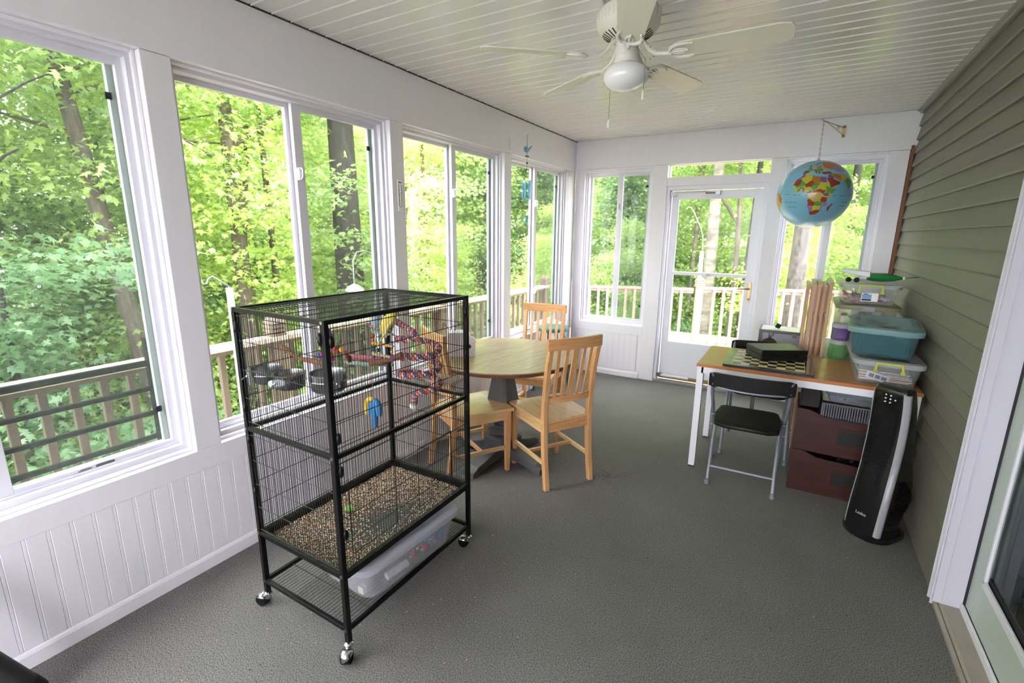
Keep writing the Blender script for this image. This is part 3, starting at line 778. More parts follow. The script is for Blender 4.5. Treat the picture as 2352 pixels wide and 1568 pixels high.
# ------------------------------------------------------------------ bird cage
wire_m = mat('cage_wire', '#08090a', 0.6)
CX0, CX1, CY0, CY1 = -1.755, -1.245, 0.955, 1.722
cg = thing('bird_cage', 'tall black wire bird cage on chrome casters in front of the left windows', 'bird cage', (CX0, CY0, 0))
CW, CD = CX1-CX0, CY1-CY0
ZT, ZM, ZB, ZL = 1.262, 0.803, 0.352, 0.128
T_ = 0.020
for x in (T_/2, CW-T_/2):
    for y in (T_/2, CD-T_/2):
        p = MB(); p.box(x-T_/2, x+T_/2, y-T_/2, y+T_/2, 0.052, ZT)
        p.build('corner_post', black_m, cg, bevel=0.0025)
for z, nm in ((ZT, 'top_rail'), (ZM, 'middle_rail'), (ZB, 'lower_rail'), (ZL, 'shelf_rail')):
    hh = 0.016
    for (a, b, c, d) in ((T_, CW-T_, 0, hh), (T_, CW-T_, CD-hh, CD), (0, hh, T_, CD-T_), (CW-hh, CW, T_, CD-T_)):
        MB().box(a, b, c, d, z-hh, z).build(nm, black_m, cg, bevel=0.002)
def wires(name, horiz, vert, axis, pos, r=0.0013, rt=0.0017):
    """vertical wires at given places plus tie wires; axis 'x' means the panel lies across X at depth y=pos"""
    m = MB()
    def P(u, z): return (u, pos, z) if axis == 'x' else (pos, u, z)
    for (u, z0, z1) in vert: m.tube([P(u, z0), P(u, z1)], r, 4, cap=False)
    for (z, u0, u1) in horiz: m.tube([P(u0, z), P(u1, z)], rt, 4, cap=False)
    return tag(m.build(name, wire_m, cg), kind='stuff')
def panel(axis, pos, width, z0, z1, ties, name):
    n = int((width-0.03)/0.0125); st = (width-0.03)/n
    wires(name, [(z, 0.012, width-0.012) for z in ties], [(0.015+i*st, z0, z1) for i in range(n+1)], axis, pos)
for ax, pos, wd in (('x', 0.006, CW), ('x', CD-0.006, CW), ('y', 0.006, CD), ('y', CW-0.006, CD)):
    panel(ax, pos, wd, ZM, ZT-0.01, [ZT-0.03, ZM+0.335, ZM+0.225, ZM+0.115, ZM+0.02], 'upper_wire_panel')
    panel(ax, pos, wd, ZB, ZM-0.016, [ZM-0.035, ZB+0.31, ZB+0.21, ZB+0.11, ZB+0.01], 'lower_wire_panel')
m = MB()
for i in range(54): m.tube([(0.01, 0.012+i*(CD-0.024)/53, ZT-0.005), (CW-0.01, 0.012+i*(CD-0.024)/53, ZT-0.005)], 0.0010, 4, cap=False)
for i in range(1, 6): m.tube([(i*CW/6, 0.01, ZT-0.008), (i*CW/6, CD-0.01, ZT-0.008)], 0.0018, 4, cap=False)
tag(m.build('top_wire_grid', wire_m, cg), kind='stuff')
m = MB()
for i in range(30): m.tube([(0.012+i*(CW-0.024)/29, 0.01, ZL-0.006), (0.012+i*(CW-0.024)/29, CD-0.01, ZL-0.006)], 0.00125, 4, cap=False)
for i in range(1, 6): m.tube([(0.01, i*CD/6, ZL-0.009), (CW-0.01, i*CD/6, ZL-0.009)], 0.002, 4, cap=False)
tag(m.build('shelf_wire_grid', wire_m, cg), kind='stuff')
# doors drawn in wire on the long side, and small clips
m = MB()
for (y0, y1, z0, z1) in ((0.30, 0.52, ZM+0.03, ZM+0.30), (0.05, 0.27, ZB+0.06, ZB+0.32), (0.40, 0.62, ZB+0.06, ZB+0.32)):
    m.tube([(CW+0.001, y0, z0), (CW+0.001, y1, z0), (CW+0.001, y1, z1), (CW+0.001, y0, z1)], 0.0022, 5, closed=True)
m.build('door_frame', black_m, cg)
for (x, y, z) in ((CW-0.022, 0.0, 1.20), (CW+0.0, 0.024, 1.19), (CW, 0.024, 0.86), (CW, 0.024, 0.74), (CW, 0.024, 0.50), (CW, CD-0.024, 1.19), (CW, CD-0.024, 1.0), (CW, CD-0.024, 0.75), (0.024, 0, 1.19), (0.024, 0, 0.88), (0.024, 0, 0.75), (0.024, 0, 0.53)):
    MB().ball((x, y, z), 0.015, 10, 0.6, 0.7, 1.5).build('clip', blackp, cg, smooth=60)
for z in (ZT-0.008, ZM-0.008, ZB-0.008, ZL-0.008):
    for x in (0.01, CW-0.01):
        MB().cyl((x, -0.003, z), (x, 0.001, z), 0.006, 10).build('bolt', steel, cg, smooth=40)
# tray with seed and grit
tray_m = mat('black_tray', '#4a4c4d', 0.6, scale=140, hex2='#232527')
MB().box(0.02, CW-0.02, 0.02, CD-0.02, ZB-0.040, ZB-0.036).build('tray', tray_m, cg)
t2 = MB(); ring = [(0.016, 0.03), (CW-0.016, CW-0.03)]
t2.box(0.016, 0.022, 0.016, CD-0.016, ZB-0.04, ZB-0.004); t2.box(CW-0.022, CW-0.016, 0.016, CD-0.016, ZB-0.04, ZB-0.004)
t2.box(0.022, CW-0.022, 0.016, 0.022, ZB-0.04, ZB-0.004); t2.box(0.022, CW-0.022, CD-0.022, CD-0.016, ZB-0.04, ZB-0.004)
t2.build('tray_rim', black_m, cg)
# casters
for i, (x, y, az) in enumerate(((0.01, 0.01, 200), (CW-0.01, 0.01, 300), (0.01, CD-0.01, 160), (CW-0.01, CD-0.01, 190))):
    c_ = thing('caster'); c_.parent = cg; c_.location = (x, y, 0); c_.rotation_euler = (0, 0, R(az))
    MB().lathe([(0.006, 0.05), (0.017, 0.052), (0.018, 0.060), (0.010, 0.068), (0.006, 0.07)], 14).build('collar', chrome, c_, smooth=50)
    Mx = Matrix.Translation((0.026, 0, 0.028))
    hood = [(1e-6, 0.029), (0.012, 0.0265), (0.021, 0.020), (0.027, 0.010), (0.029, 0.0), (0.0275, -0.002)]
    MB().lathe(hood, 18, Mx @ Matrix.Rotation(R(35), 4, 'X')).build('hood', chrome, c_, smooth=60)
    MB().cyl((0.026, -0.019, 0.0265), (0.026, 0.019, 0.0265), 0.0262, 20).build('wheel', blackp, c_, smooth=40, bevel=0.006)

# seed hulls: thousands of tiny husks, thinner in the middle of the tray
g = np.random.default_rng(3)
def husk_field():
    n = 11500; V = []; F = []; MI = []
    cols = 5; cnt = 0
    oct_ = np.array([(1, 0, 0), (-1, 0, 0), (0, .55, 0), (0, -.55, 0), (0, 0, .4), (0, 0, -.4)])
    of = [(0, 2, 4), (2, 1, 4), (1, 3, 4), (3, 0, 4), (2, 0, 5), (1, 2, 5), (3, 1, 5), (0, 3, 5)]
    while cnt < n:
        x = g.uniform(0.026, CW-0.026); y = g.uniform(0.026, CD-0.026)
        nx = x/CW; ny = y/CD
        d = noise.noise(Vector((x*7, y*7, 1.3)))*0.5 + 0.9*min(nx, 1-nx, 0.35)*-1.2 + 0.35
        bare = math.exp(-(((nx-0.72)/0.30)**2+((ny-0.50)/0.33)**2)*1.4)
        if g.random() > 0.9-bare*0.88+d*0.25: continue
        s = g.uniform(0.0024, 0.0048); a = g.uniform(0, PI); c, sn = math.cos(a), math.sin(a)
        z = ZB-0.0345+g.uniform(0, 0.003)*(1.6-bare)
        P = oct_*s
        for q in P: V.append((x+q[0]*c-q[1]*sn, y+q[0]*sn+q[1]*c, z+q[2]+s*0.3))
        for f in of: F.append(tuple(i+cnt*6 for i in f)); MI.append(0)
        r = g.random()
        k = 0 if r < .38 else 1 if r < .62 else 2 if r < .82 else 3 if r < .93 else 4
        for j in range(8): MI[-1-j] = k
        cnt += 1
    m = MB(); m.v = V; m.f = F; m.mi = MI; return m
sm = [mat('husk_tan', '#c9b48f', 0.8), mat('husk_brown', '#9c6a48', 0.8), mat('husk_white', '#ece6da', 0.8), mat('husk_red', '#7a2e1c', 0.8), mat('husk_dark', '#3c342a', 0.8)]
hs = husk_field().build('seed_litter', sm, None, fix=False); hs.location = (CX0, CY0, 0)
tag(hs, 'scattered seed husks and grit covering the tray of the bird cage', 'seed litter', kind='stuff')

# three steel bowls with clamps
def bowl(label, x, y, z, ang, cz, food=False, r=0.056, h=0.055):
    t = thing('food_bowl', label, 'bowl', (x, y, z-h), 0, 'steel bowls clamped inside the cage')
    prof = [(r*0.84, 0), (r*0.95, 0.006), (r*0.97, h-0.006), (r*1.04, h-0.003), (r*1.04, h), (r*0.98, h), (r*0.945, h-0.006), (r*0.90, 0.012), (1e-5, 0.007)]
    MB().lathe(prof, 32).build('bowl', steel, t, smooth=50)
    MB().tube([(r*1.01*math.cos(2*PI*k/28), r*1.01*math.sin(2*PI*k/28), h*0.62) for k in range(28)], 0.0018, 6, closed=True).build('ring', chrome, t, smooth=60)
    a = R(ang); cx, cy = r*1.16*math.cos(a), r*1.16*math.sin(a)
    Mp = Matrix.Translation((cx, cy, h*0.62)) @ Matrix.Rotation(a, 4, 'Z') @ Matrix.Rotation(R(cz), 4, 'X')
    pl_ = MB(); pl_.prism(rrect(0.074, 0.025, 0.012, 4), -0.0012, 0.0012, 'x', Mp)
    pl_.build('clamp_plate', mat('grey_zinc', '#aab0b4', 0.35, 0.6), t, smooth=40)
    wg = MB(); d = Vector((math.cos(a), math.sin(a), 0)); c = Vector((cx, cy, h*0.62))
    wg.cyl(c-d*0.012, c+d*0.016, 0.003, 8); wg.bar(c+d*0.012+Vector((0, 0, 0)), c+d*0.028+Vector((0, 0, -0.008)), 0.004); wg.ball(c+d*0.008, 0.006, 8)
    wg.build('wing_nut', chrome, t, smooth=50)
    if food:
        m = MB(); gg = random.Random(4)
        m.lathe([(1e-5, h*0.50), (r*0.9, h*0.46), (r*0.9, 0.012)], 20)
        for _ in range(260):
            rr, aa = r*0.86*math.sqrt(gg.random()), gg.random()*6.28
            m.ball((rr*math.cos(aa), rr*math.sin(aa), h*0.50+gg.random()*0.006), gg.uniform(0.003, 0.0055), 5)
        f = m.build('pellet_food', mat('pellets', '#b98455', 0.8, var=0.3, scale=90)); f.location = (x, y, z-h)
        tag(f, 'light brown pellets filling the middle steel bowl', 'bird food', kind='stuff')
    return t
bowl('empty steel bowl clamped at the left corner of the cage', -1.690, 1.030, 1.028, -100, 80)
bowl('steel bowl of brown pellets, middle of the three in the cage', -1.555, 1.030, 1.028, -75, 12, food=True)
bowl('steel bowl with slanted grey clamp at the cage corner post', -1.345, 1.035, 1.062, -18, 62, r=0.062, h=0.062)

# perches
pw = mat('brown_branch', '#8a5a42', 0.8, var=0.35, scale=40, bump=0.8)
pw2 = mat('pink_dyed_wood', '#c4697a', 0.7, var=0.3, scale=30)
def branch(label, pts, rr, m, cat='perch'):
    o = MB(); n = len(pts); P = []
    for i, p in enumerate(pts): P.append(p)
    o.tube(P, rr, 8, radii=[rr*(1+0.22*math.sin(i*2.1)) for i in range(n)])
    b = o.build('perch', m, None, smooth=60)
    return tag(b, label, cat)
branch('brown branch perch running behind the left steel bowls', [(-1.742, 1.13, 1.083), (-1.70, 1.13, 1.070), (-1.66, 1.125, 1.058), (-1.60, 1.12, 1.052), (-1.54, 1.12, 1.054), (-1.48, 1.12, 1.052), (-1.44, 1.12, 1.058)], 0.0095, pw)
branch('short reddish branch perch above the right steel bowl', [(-1.50, 1.26, 1.03), (-1.455, 1.22, 1.055), (-1.42, 1.18, 1.082), (-1.395, 1.16, 1.10)], 0.009, mat('red_branch', '#8d4532', 0.8, var=0.3, scale=40))
branch('long pinkish wooden perch below the beaded ladder', [(-1.66, 1.37, 1.00), (-1.60, 1.385, 1.002), (-1.53, 1.40, 1.005), (-1.47, 1.41, 1.012)], 0.011, pw2)
branch('gnarled brown perch touching the rope spiral', [(-1.51, 1.375, 0.992), (-1.46, 1.385, 1.0), (-1.42, 1.395, 1.013), (-1.385, 1.40, 1.028), (-1.36, 1.41, 1.04)], 0.013, pw)
branch('flat grey-green wooden perch under the pink perch', [(-1.65, 1.36, 0.978), (-1.55, 1.38, 0.98), (-1.45, 1.40, 0.985)], 0.008, mat('sage_wood', '#8aa39a', 0.7))

BC = ['#d81b7a', '#e8542a', '#e9b927', '#3ea35b', '#3a9db2', '#7a3bb0', '#c22a2a', '#2b6a8a']
bmats = [mat('bead_%s' % n, c, 0.25) for n, c in zip(('pink', 'orange', 'yellow', 'green', 'teal', 'purple', 'red', 'blue'), BC)]
# beaded ladder swing
ld = thing('bird_ladder', 'beaded wooden ladder toy hanging beside the yellow bird in the cage', 'bird toy', (-1.455, 1.395, 0))
for sx in (-0.052, 0.052):
    MB().tube([(sx, 0, 0.985), (sx, 0, 1.24)], 0.0012, 5).build('wire', wire, ld)
for i in range(11):
    for s, sx in enumerate((-0.052, 0.052)):
        if (i*3+s) % 7 == 5: continue
        b_ = MB(); b_.ball((sx, 0, 0.995+i*0.0185), 0.0078 if (i+s) % 3 else 0.0095, 10, sz=0.85)
        b_.build('bead', bmats[(i*5+s*3) % 8], ld, smooth=60)
for k, (z, c) in enumerate(((1.028, '#b8b392'), (1.075, '#d9973f'), (1.125, '#8d9a8a'))):
    MB().box(-0.062, 0.062, -0.006, 0.006, z-0.005, z+0.005).build('rung', mat('rung_%s' % 'abc'[k], c, 0.6), ld, bevel=0.002)
MB().tube([(-0.052, 0, 1.20), (0, 0, 1.247), (0.052, 0, 1.20)], 0.0012, 5).build('wire', wire, ld)
# bead-and-bell cluster
cl_ = thing('bead_cluster', 'cluster of coloured beads and little bells hanging near the right bowl', 'bird toy', (-1.535, 1.195, 0))
MB().tube([(0, 0, 1.25), (0.002, 0, 1.15), (0, 0, 1.03)], 0.0012, 5).build('chain', wire, cl_)
gg = random.Random(12)
for i in range(26):
    t = i/25; rr = 0.012+0.034*math.sin(t*PI*0.9)**0.8; a = i*2.4
    z = 1.155-0.115*t
    b_ = MB(); b_.ball((rr*math.cos(a)*(1 if i % 3 else 0.3), rr*math.sin(a)*(1 if i % 3 else 0.3), z), gg.uniform(0.008, 0.0115), 10)
    b_.build('bead', bmats[gg.randrange(8)], cl_, smooth=60)
for (dx, dz, m_) in ((0.012, 1.10, mat('gold_bell', '#d9a520', 0.2, 0.9)), (-0.004, 1.068, mat('magenta_bell', '#b01c9c', 0.2, 0.7)), (-0.012, 1.092, mat('lime_bell', '#8cc83a', 0.2, 0.7))):
    MB().ball((dx, -0.03, dz), 0.011, 12).build('bell', m_, cl_, smooth=60)
for dx in (-0.01, 0.0, 0.012):
    MB().box(dx-0.003, dx+0.003, -0.012, -0.008, 1.115, 1.145).build('crystal', mat('clear_lilac', '#c9c3f0', 0.1), cl_)
# rope spiral perch
sp = thing('rope_spiral', 'multicoloured cotton rope spiral perch winding down the right of the cage', 'perch', (-1.385, 1.535, 0))
pts = []
N_ = 430
for i in range(N_):
    t = i/(N_-1)
    if t < 0.18:
        u = t/0.18; pts.append(Vector((-0.075+0.02*u, -0.05+0.01*u, 1.165+0.015*math.sin(u*PI)-0.01*u)))
        pts[-1] = Vector((-0.085+0.17*u, -0.07-0.02*u, 1.175-0.05*u))
    elif t < 0.92:
        u = (t-0.18)/0.74; a = -0.9-u*2*PI*3.0; rr = 0.102
        pts.append(Vector((rr*math.cos(a), rr*0.80*math.sin(a), 1.10-0.235*u)))
    else:
        u = (t-0.92)/0.08; e = Vector((0.102*math.cos(-0.9-2*PI*3), 0.0816*math.sin(-0.9-2*PI*3), 0.865))
        pts.append(e+Vector((-0.03*u-0.03, 0.02*u, -0.085*u)))
sm_ = []
for i in range(len(pts)):
    a = pts[max(0, i-8):i+9]; sm_.append(sum(a, Vector())/len(a))
ropec = ['#c93a48', '#e6ad58', '#4b6ba8', '#ece6e4', '#c83e5e', '#56679a']
rmats = [mat('rope_%d' % i, c, 0.9) for i, c in enumerate(ropec)]
MB().tube(sm_, 0.0095, 8).build('rope_core', rmats[0], sp, smooth=60)
for s in range(6):
    q = []
    for i in range(0, len(sm_)):
        p = sm_[i]; d = (sm_[min(i+1, len(sm_)-1)]-sm_[max(i-1, 0)]).normalized(); u = d.cross(Vector((0, 0, 1)))
        u = u.normalized() if u.length > 1e-3 else Vector((1, 0, 0)); w_ = d.cross(u)
        a = i*0.75*(1 if s % 2 else -1)+s*PI/3; q.append(p+(u*math.cos(a)+w_*math.sin(a))*0.0088)
    MB().tube(q, 0.0054, 5).build('rope_strand', rmats[s], sp, smooth=60)
MB().tube([(-0.09, -0.07, 1.18), (-0.09, -0.07, 1.20), (-0.085, -0.07, 1.255)], 0.002, 6).build('hanger', chrome, sp)
MB().lathe([(0.017, 0), (0.017, 0.022), (0.012, 0.03), (1e-5, 0.03)], 14, Matrix.Translation((-0.09, -0.07, 1.175))).build('cap', vinyl, sp, smooth=50)
MB().ball(tuple(sm_[-1]), 0.02, 10, sz=0.8).build('tassel', mat('white_cotton', '#e9e3e3', 0.9), sp, smooth=60)
# fabric strip toy
ft = thing('fabric_toy', 'yellow and blue fabric strip toy hanging in the middle of the cage', 'bird toy', (-1.565, 1.43, 0))
blu = mat('blue_fleece', '#3f7fb4', 0.95, bump=0.6, bscale=200, var=0.15, scale=60); yel = mat('yellow_fleece', '#e2b53c', 0.95, bump=0.6, bscale=200, var=0.15, scale=60)
def strip(p0, p1, p2, w, m_):
    q = MB(); P = []
    for i in range(7):
        t = i/6; a = Vector(p0).lerp(Vector(p1), t); b = Vector(p1).lerp(Vector(p2), t); P.append(a.lerp(b, t))
    q.tube(P, w, 8, radii=[w*(0.8+0.3*math.sin(PI*i/6)) for i in range(7)]); q.build('strip', m_, ft, smooth=60)
strip((0.0, 0, 0.80), (-0.05, 0, 0.815), (-0.045, 0, 0.725), 0.011, yel)
strip((0.005, 0, 0.80), (0.04, 0, 0.80), (0.045, -0.01, 0.735), 0.013, blu)
strip((0.0, 0, 0.79), (-0.02, 0, 0.77), (-0.018, -0.005, 0.73), 0.013, blu)
strip((0.005, 0, 0.79), (0.012, -0.005, 0.75), (0.01, -0.008, 0.675), 0.014, blu)
strip((0.02, 0, 0.79), (0.03, 0.0, 0.77), (0.03, 0.0, 0.735), 0.011, blu)
MB().tube([(0.0, 0, 0.80), (0, 0, 0.99), (0.01, 0, 1.25)], 0.0016, 5).build('cord', wire, ft)
# corner shelf
MB().box(-0.02, 0.125, 0, 0.10, 0, 0.014).build('corner_shelf', mat('pink_granite', '#dcbcae', 0.8, scale=120, hex2='#b39a92'), None, bevel=0.003, loc=(-1.385, 1.595, 0.870))
tag(bpy.data.objects['corner_shelf'], 'speckled pinkish stone ledge in the far right corner of the cage', 'perch shelf')
# crumpled green toy on the tray
m = MB(); gg = random.Random(3)
for i in range(60):
    a = gg.random()*6.28; l = gg.uniform(0.01, 0.028); z = gg.uniform(0.004, 0.016)
    m.cur = 0 if gg.random() < 0.75 else 1
    m.tube([(gg.uniform(-.015, .015), gg.uniform(-.01, .01), 0.004), (l*0.6*math.cos(a), l*0.6*math.sin(a), z), (l*math.cos(a), l*math.sin(a)*0.8, z*0.5+0.002)], 0.0014, 4)
o = m.build('shredded_toy', [mat('lime_paper', '#9bcf4a', 0.8), mat('teal_paper', '#3bb3a6', 0.8)]); o.location = (-1.595, 1.285, ZB-0.032)
tag(o, 'lime green and teal shredded paper tuft lying on the seed tray', 'bird toy')

# two small parakeets on the ladder swing
def budgie(label, loc, rz, lean, body, wing, face, sc=1.0):
    t = thing('parakeet', label, 'bird', loc, rz); t.scale = (sc, sc, sc)
    mb = mat(body[0], body[1], 0.8, var=0.12, scale=60); mw = mat(wing[0], wing[1], 0.8, scale=90, hex2=wing[2]); mf = mat(face[0], face[1], 0.8)
    L = R(lean)
    def P(s, o_=0.0): return Vector((0, -s*math.sin(L)+o_*math.cos(L), s*math.cos(L)+o_*math.sin(L)))
    spine = [(-0.048, 0.006), (-0.038, 0.012), (-0.024, 0.0175), (-0.008, 0.0205), (0.008, 0.0205), (0.022, 0.0175), (0.033, 0.0145), (0.043, 0.0145), (0.053, 0.0125), (0.060, 0.007), (0.0625, 0.001)]
    b = MB(); b.tube([P(s, 0.004*math.sin((s+0.05)*30)) for s, r in spine], 1, 14, radii=[r for s, r in spine]); b.build('body', mb, t, smooth=70)
    h = MB(); h.ball(P(0.049, 0.006), 0.0138, 12); h.build('head', mf, t, smooth=60)
    bk_ = MB(); bk_.tube([P(0.050, 0.019), P(0.046, 0.0235), P(0.041, 0.022)], 0.003, 6, radii=[0.0035, 0.0025, 0.0006]); bk_.build('beak', mat('horn_beak', '#d9a64e', 0.4), t, smooth=60)
    for sx in (-1, 1):
        MB().ball(P(0.052, 0.011)+Vector((sx*0.0115, 0, 0)), 0.0021, 8).build('eye', blackp, t, smooth=60)
        w = MB(); w.loft([[P(s, -0.010-0.004*k)+Vector((sx*(0.010+0.0085*math.sin(q)), -0.004*math.cos(q)*1.4, 0))*k_ for q in (0, 0.8, 1.6, 2.4, 3.14)] for s, k, k_ in ((0.030, 0.3, 0.7), (0.015, 0.5, 1.25), (-0.010, 0.8, 1.3), (-0.035, 1.2, 0.9), (-0.058, 1.6, 0.4))])
        w.build('wing', mw, t, smooth=60)
        f = MB(); f.tube([P(-0.028, 0.014)+Vector((sx*0.007, 0, 0)), P(-0.040, 0.020)+Vector((sx*0.007, 0.002, 0)), P(-0.041, 0.027)+Vector((sx*0.009, 0, 0))], 0.0014, 5); f.build('foot', mat('pink_foot', '#c9958a', 0.7), t)
    tl = MB(); tl.prism([(-0.007, 0), (0.007, 0), (0.0045, -0.05), (0.0, -0.078), (-0.0045, -0.05)], -0.0014, 0.0014, 'y', Matrix.Translation(P(-0.036, -0.008)) @ Matrix.Rotation(L, 4, 'X')); tl.build('tail', mw, t)
    return t
budgie('small yellow parakeet with pale head perched on the beaded ladder', (-1.412, 1.395, 1.172), R(105), 34, ('yellow_feather', '#ecd96a'), ('cream_wing', '#f1e8b8', '#e3c860'), ('cream_face', '#f0e6cf'), 1.15)
budgie('small pale blue-grey parakeet beside the yellow one on the ladder', (-1.483, 1.398, 1.182), R(160), 12, ('bluegrey_feather', '#a9bcc8'), ('bluegrey_wing', '#c3ccd2', '#7e92a2'), ('pale_face', '#dcd9d6'), 0.9)

# ------------------------------------------------------------------ storage tub on the cage shelf
def tub(name, label, cat, loc, rz, w, d, h, mb_, ml, lid_h=0.02, taper=0.9, r=0.04, rim=0.012, handle=None, group=None, lid_dome=0.0, latch=None, wall=True):
    t = thing(name, label, cat, loc, rz, group)
    rings = []
    for z, s in ((0.0, taper*0.97), (0.006, taper), (h-0.004, 1.0), (h, 1.0)):
        rings.append([(x, y, z) for x, y in rrect(w*s, d*s, r*s, 4)])
    b = MB(); b.loft(rings)
    # hollow: inner wall
    inn_ = [[(x, y, z) for x, y in rrect(w*s-0.006, d*s-0.006, r*s, 4)] for z, s in ((h, 1.0), (0.008, taper))]
    bb = b.f; n = len(rings[0])
    b.f.pop(); b.mi.pop()   # open the top
    o = len(b.v); b.v += [tuple(v) for rg in inn_ for v in rg]
    for k in range(n):
        b.f.append((3*n+k, 3*n+(k+1) % n, o+(k+1) % n, o+k)); b.mi.append(0)
        b.f.append((o+k, o+(k+1) % n, o+n+(k+1) % n, o+n+k)); b.mi.append(0)
    b.f.append(tuple(o+n+k for k in range(n))); b.mi.append(0)
    b.build('body', mb_, t, smooth=45)
    l = MB(); R_ = []
    for z, g_, in ((h-0.016, rim), (h-0.004, rim+0.003), (h+lid_h*0.5, rim+0.002), (h+lid_h*0.8, 0.0), (h+lid_h*0.8, -0.02), (h+lid_h*0.45, -0.03)):
        R_.append([(x, y, z) for x, y in rrect(w+2*g_, d+2*g_, r+max(g_, -r*0.5), 4)])
    l.loft(R_); l.build('lid', ml, t, smooth=50)
    if handle:
        for sy in (-1, 1):
            hm = MB(); y = sy*(d/2+rim+0.006)
            hw = w*0.21
            hm.bar((-hw, y, h+0.004), (hw, y, h+0.004), 0.012, 0.013)
            hm.bar((-hw+0.006, y, h+0.008), (-hw+0.002, y, h-0.042), 0.012, 0.01); hm.bar((hw-0.006, y, h+0.008), (hw-0.002, y, h-0.042), 0.012, 0.01)
            hm.box(-hw-0.008, -hw+0.014, y-0.007, y+0.007, h-0.05, h-0.03); hm.box(hw-0.014, hw+0.008, y-0.007, y+0.007, h-0.05, h-0.03)
            hm.build('handle', handle, t, bevel=0.003)
    if latch:
        for sy in (-1, 1):
            MB().box(-0.035, 0.035, sy*(d/2+rim+0.006)-0.006, sy*(d/2+rim+0.006)+0.006, h-0.02, h+0.012).build('latch', latch, t, bevel=0.003)
    return t
frost = see_through('frosted_plastic', '#c9c8d2', 0.27, 0.35)
frost_l = see_through('frosted_lid', '#cdccd8', 0.55, 0.35)
tub('storage_tub', 'long frosted plastic tub on the bottom wire shelf of the cage', 'storage bin', (-1.405, 1.335, ZL+0.001), R(-3), 0.34, 0.56, 0.155, frost, frost_l, 0.022, 0.86, 0.06, 0.012)
tb = MB(); tb.cyl((0, 0, 0), (0.02, 0.10, 0.01), 0.016, 14)
tag(tb.build('paper_roll', mat('paper_white', '#e3e0dc', 0.8), smooth=40, loc=(-1.30, 1.205, ZL+0.028)), 'short white roll inside the frosted tub under the cage', 'paper roll')
tb = MB(); gg = random.Random(8)
for i in range(44):
    t = i/43; tb.cur = i % 4
    tb.ball((0.012*math.sin(i*1.9), t*0.17, 0.012+0.012*math.cos(i*1.9)), 0.007, 6)
tag(tb.build('bead_string', [bmats[0], bmats[1], mat('bead_white', '#ddd8cf', 0.4), bmats[3]], smooth=60, loc=(-1.29, 1.34, ZL+0.03)), 'twisted string of coloured beads inside the frosted tub', 'beads')
MB().prism(rrect(0.10, 0.12, 0.03), 0, 0.05, 'z').build('blue_pouch', mat('blue_pouch', '#3f9cc4', 0.6), None, bevel=0.01, loc=(-1.33, 1.51, ZL+0.012))
tag(bpy.data.objects['blue_pouch'], 'light blue soft pouch at the far end of the frosted tub', 'pouch')
bpy.data.objects['blue_pouch'].name = 'soft_pouch'
MB().box(0, 0.03, 0, 0.02, 0, 0.03).build('cream_block', mat('cream_block', '#e3dcc4', 0.8), None, bevel=0.002, loc=(-1.345, 1.095, ZL+0.012))
tag(bpy.data.objects['cream_block'], 'small cream block in the near end of the frosted tub', 'block'); bpy.data.objects['cream_block'].name = 'chew_block'

# ------------------------------------------------------------------ round table and chairs
TX, TY, TZ = -1.63, 2.64, 0.75
tt = thing('round_table', 'round wooden dining table with brown rim on dark grey pedestal', 'table', (TX, TY, 0), R(-8))
topm = mat('oiled_oak_top', '#aa9470', 0.42, scale=9, hex2='#8d7859', stretch=(9, 0.9, 1), coat=0.2)
rimm = mat('red_brown_rim', '#84523a', 0.5, scale=10, hex2='#5e3626')
# the top: seven boards cut to the circle
r0 = 0.486; nb = 7
for i in range(nb):
    x0 = -r0+2*r0*i/nb+0.0006; x1 = -r0+2*r0*(i+1)/nb-0.0006
    up = []; 
    for k in range(13):
        x = x0+(x1-x0)*k/12; up.append((x, math.sqrt(max(0, r0*r0-x*x))))
    poly = up+[(x, -y) for x, y in reversed(up)]
    q = []
    for p_ in poly:
        if not q or (abs(p_[0]-q[-1][0])+abs(p_[1]-q[-1][1])) > 1e-5: q.append(p_)
    if abs(q[0][0]-q[-1][0])+abs(q[0][1]-q[-1][1]) < 1e-5: q.pop()
    MB().prism(q, TZ-0.006, TZ, 'z').build('top_board', topm, tt)
MB().lathe([(r0-0.012, TZ-0.030), (r0-0.003, TZ-0.027), (r0+0.0005, TZ-0.016), (r0+0.0005, TZ-0.0062), (1e-5, TZ-0.0062)], 72).build('rim', rimm, tt, smooth=40)
greyp = mat('dark_grey_paint', '#5b5b5d', 0.55, var=0.2, scale=9, bump=0.2, bscale=50)
def oct_ring(w, z): return [(x, y, z) for x, y in rrect(w, w, w*0.13, 1)]
cl = MB(); cl.loft([oct_ring(w, z) for w, z in ((0.20, TZ-0.03), (0.20, TZ-0.05), (0.095, TZ-0.055), (0.10, 0.66), (0.17, 0.44), (0.175, 0.42), (0.12, 0.33), (0.10, 0.27), (0.10, 0.255))])
cl.build('pedestal_column', greyp, tt, bevel=0.003)
MB().lathe([(0.07, 0.19), (0.095, 0.195), (0.105, 0.21), (0.095, 0.225), (0.07, 0.23), (0.06, 0.245), (0.068, 0.26)], 28).build('turned_ring', greyp, tt, smooth=50)
MB().loft([oct_ring(w, z) for w, z in ((0.21, 0.105), (0.21, 0.165), (0.185, 0.18), (0.14, 0.19))]).build('pedestal_block', greyp, tt, bevel=0.003)
ftp = [(0.04, 0.045), (0.04, 0.118), (0.11, 0.118), (0.17, 0.095), (0.25, 0.072), (0.31, 0.060), (0.33, 0.045), (0.355, 0.035), (0.36, 0.0), (0.30, 0.0), (0.285, 0.012), (0.22, 0.026), (0.15, 0.035)]
f0 = MB().prism(ftp, -0.055, 0.055, 'y').build('pedestal_foot', greyp, tt, bevel=0.004)
for k in (1, 2, 3): again(f0, tt, rot=(0, 0, k*PI/2))

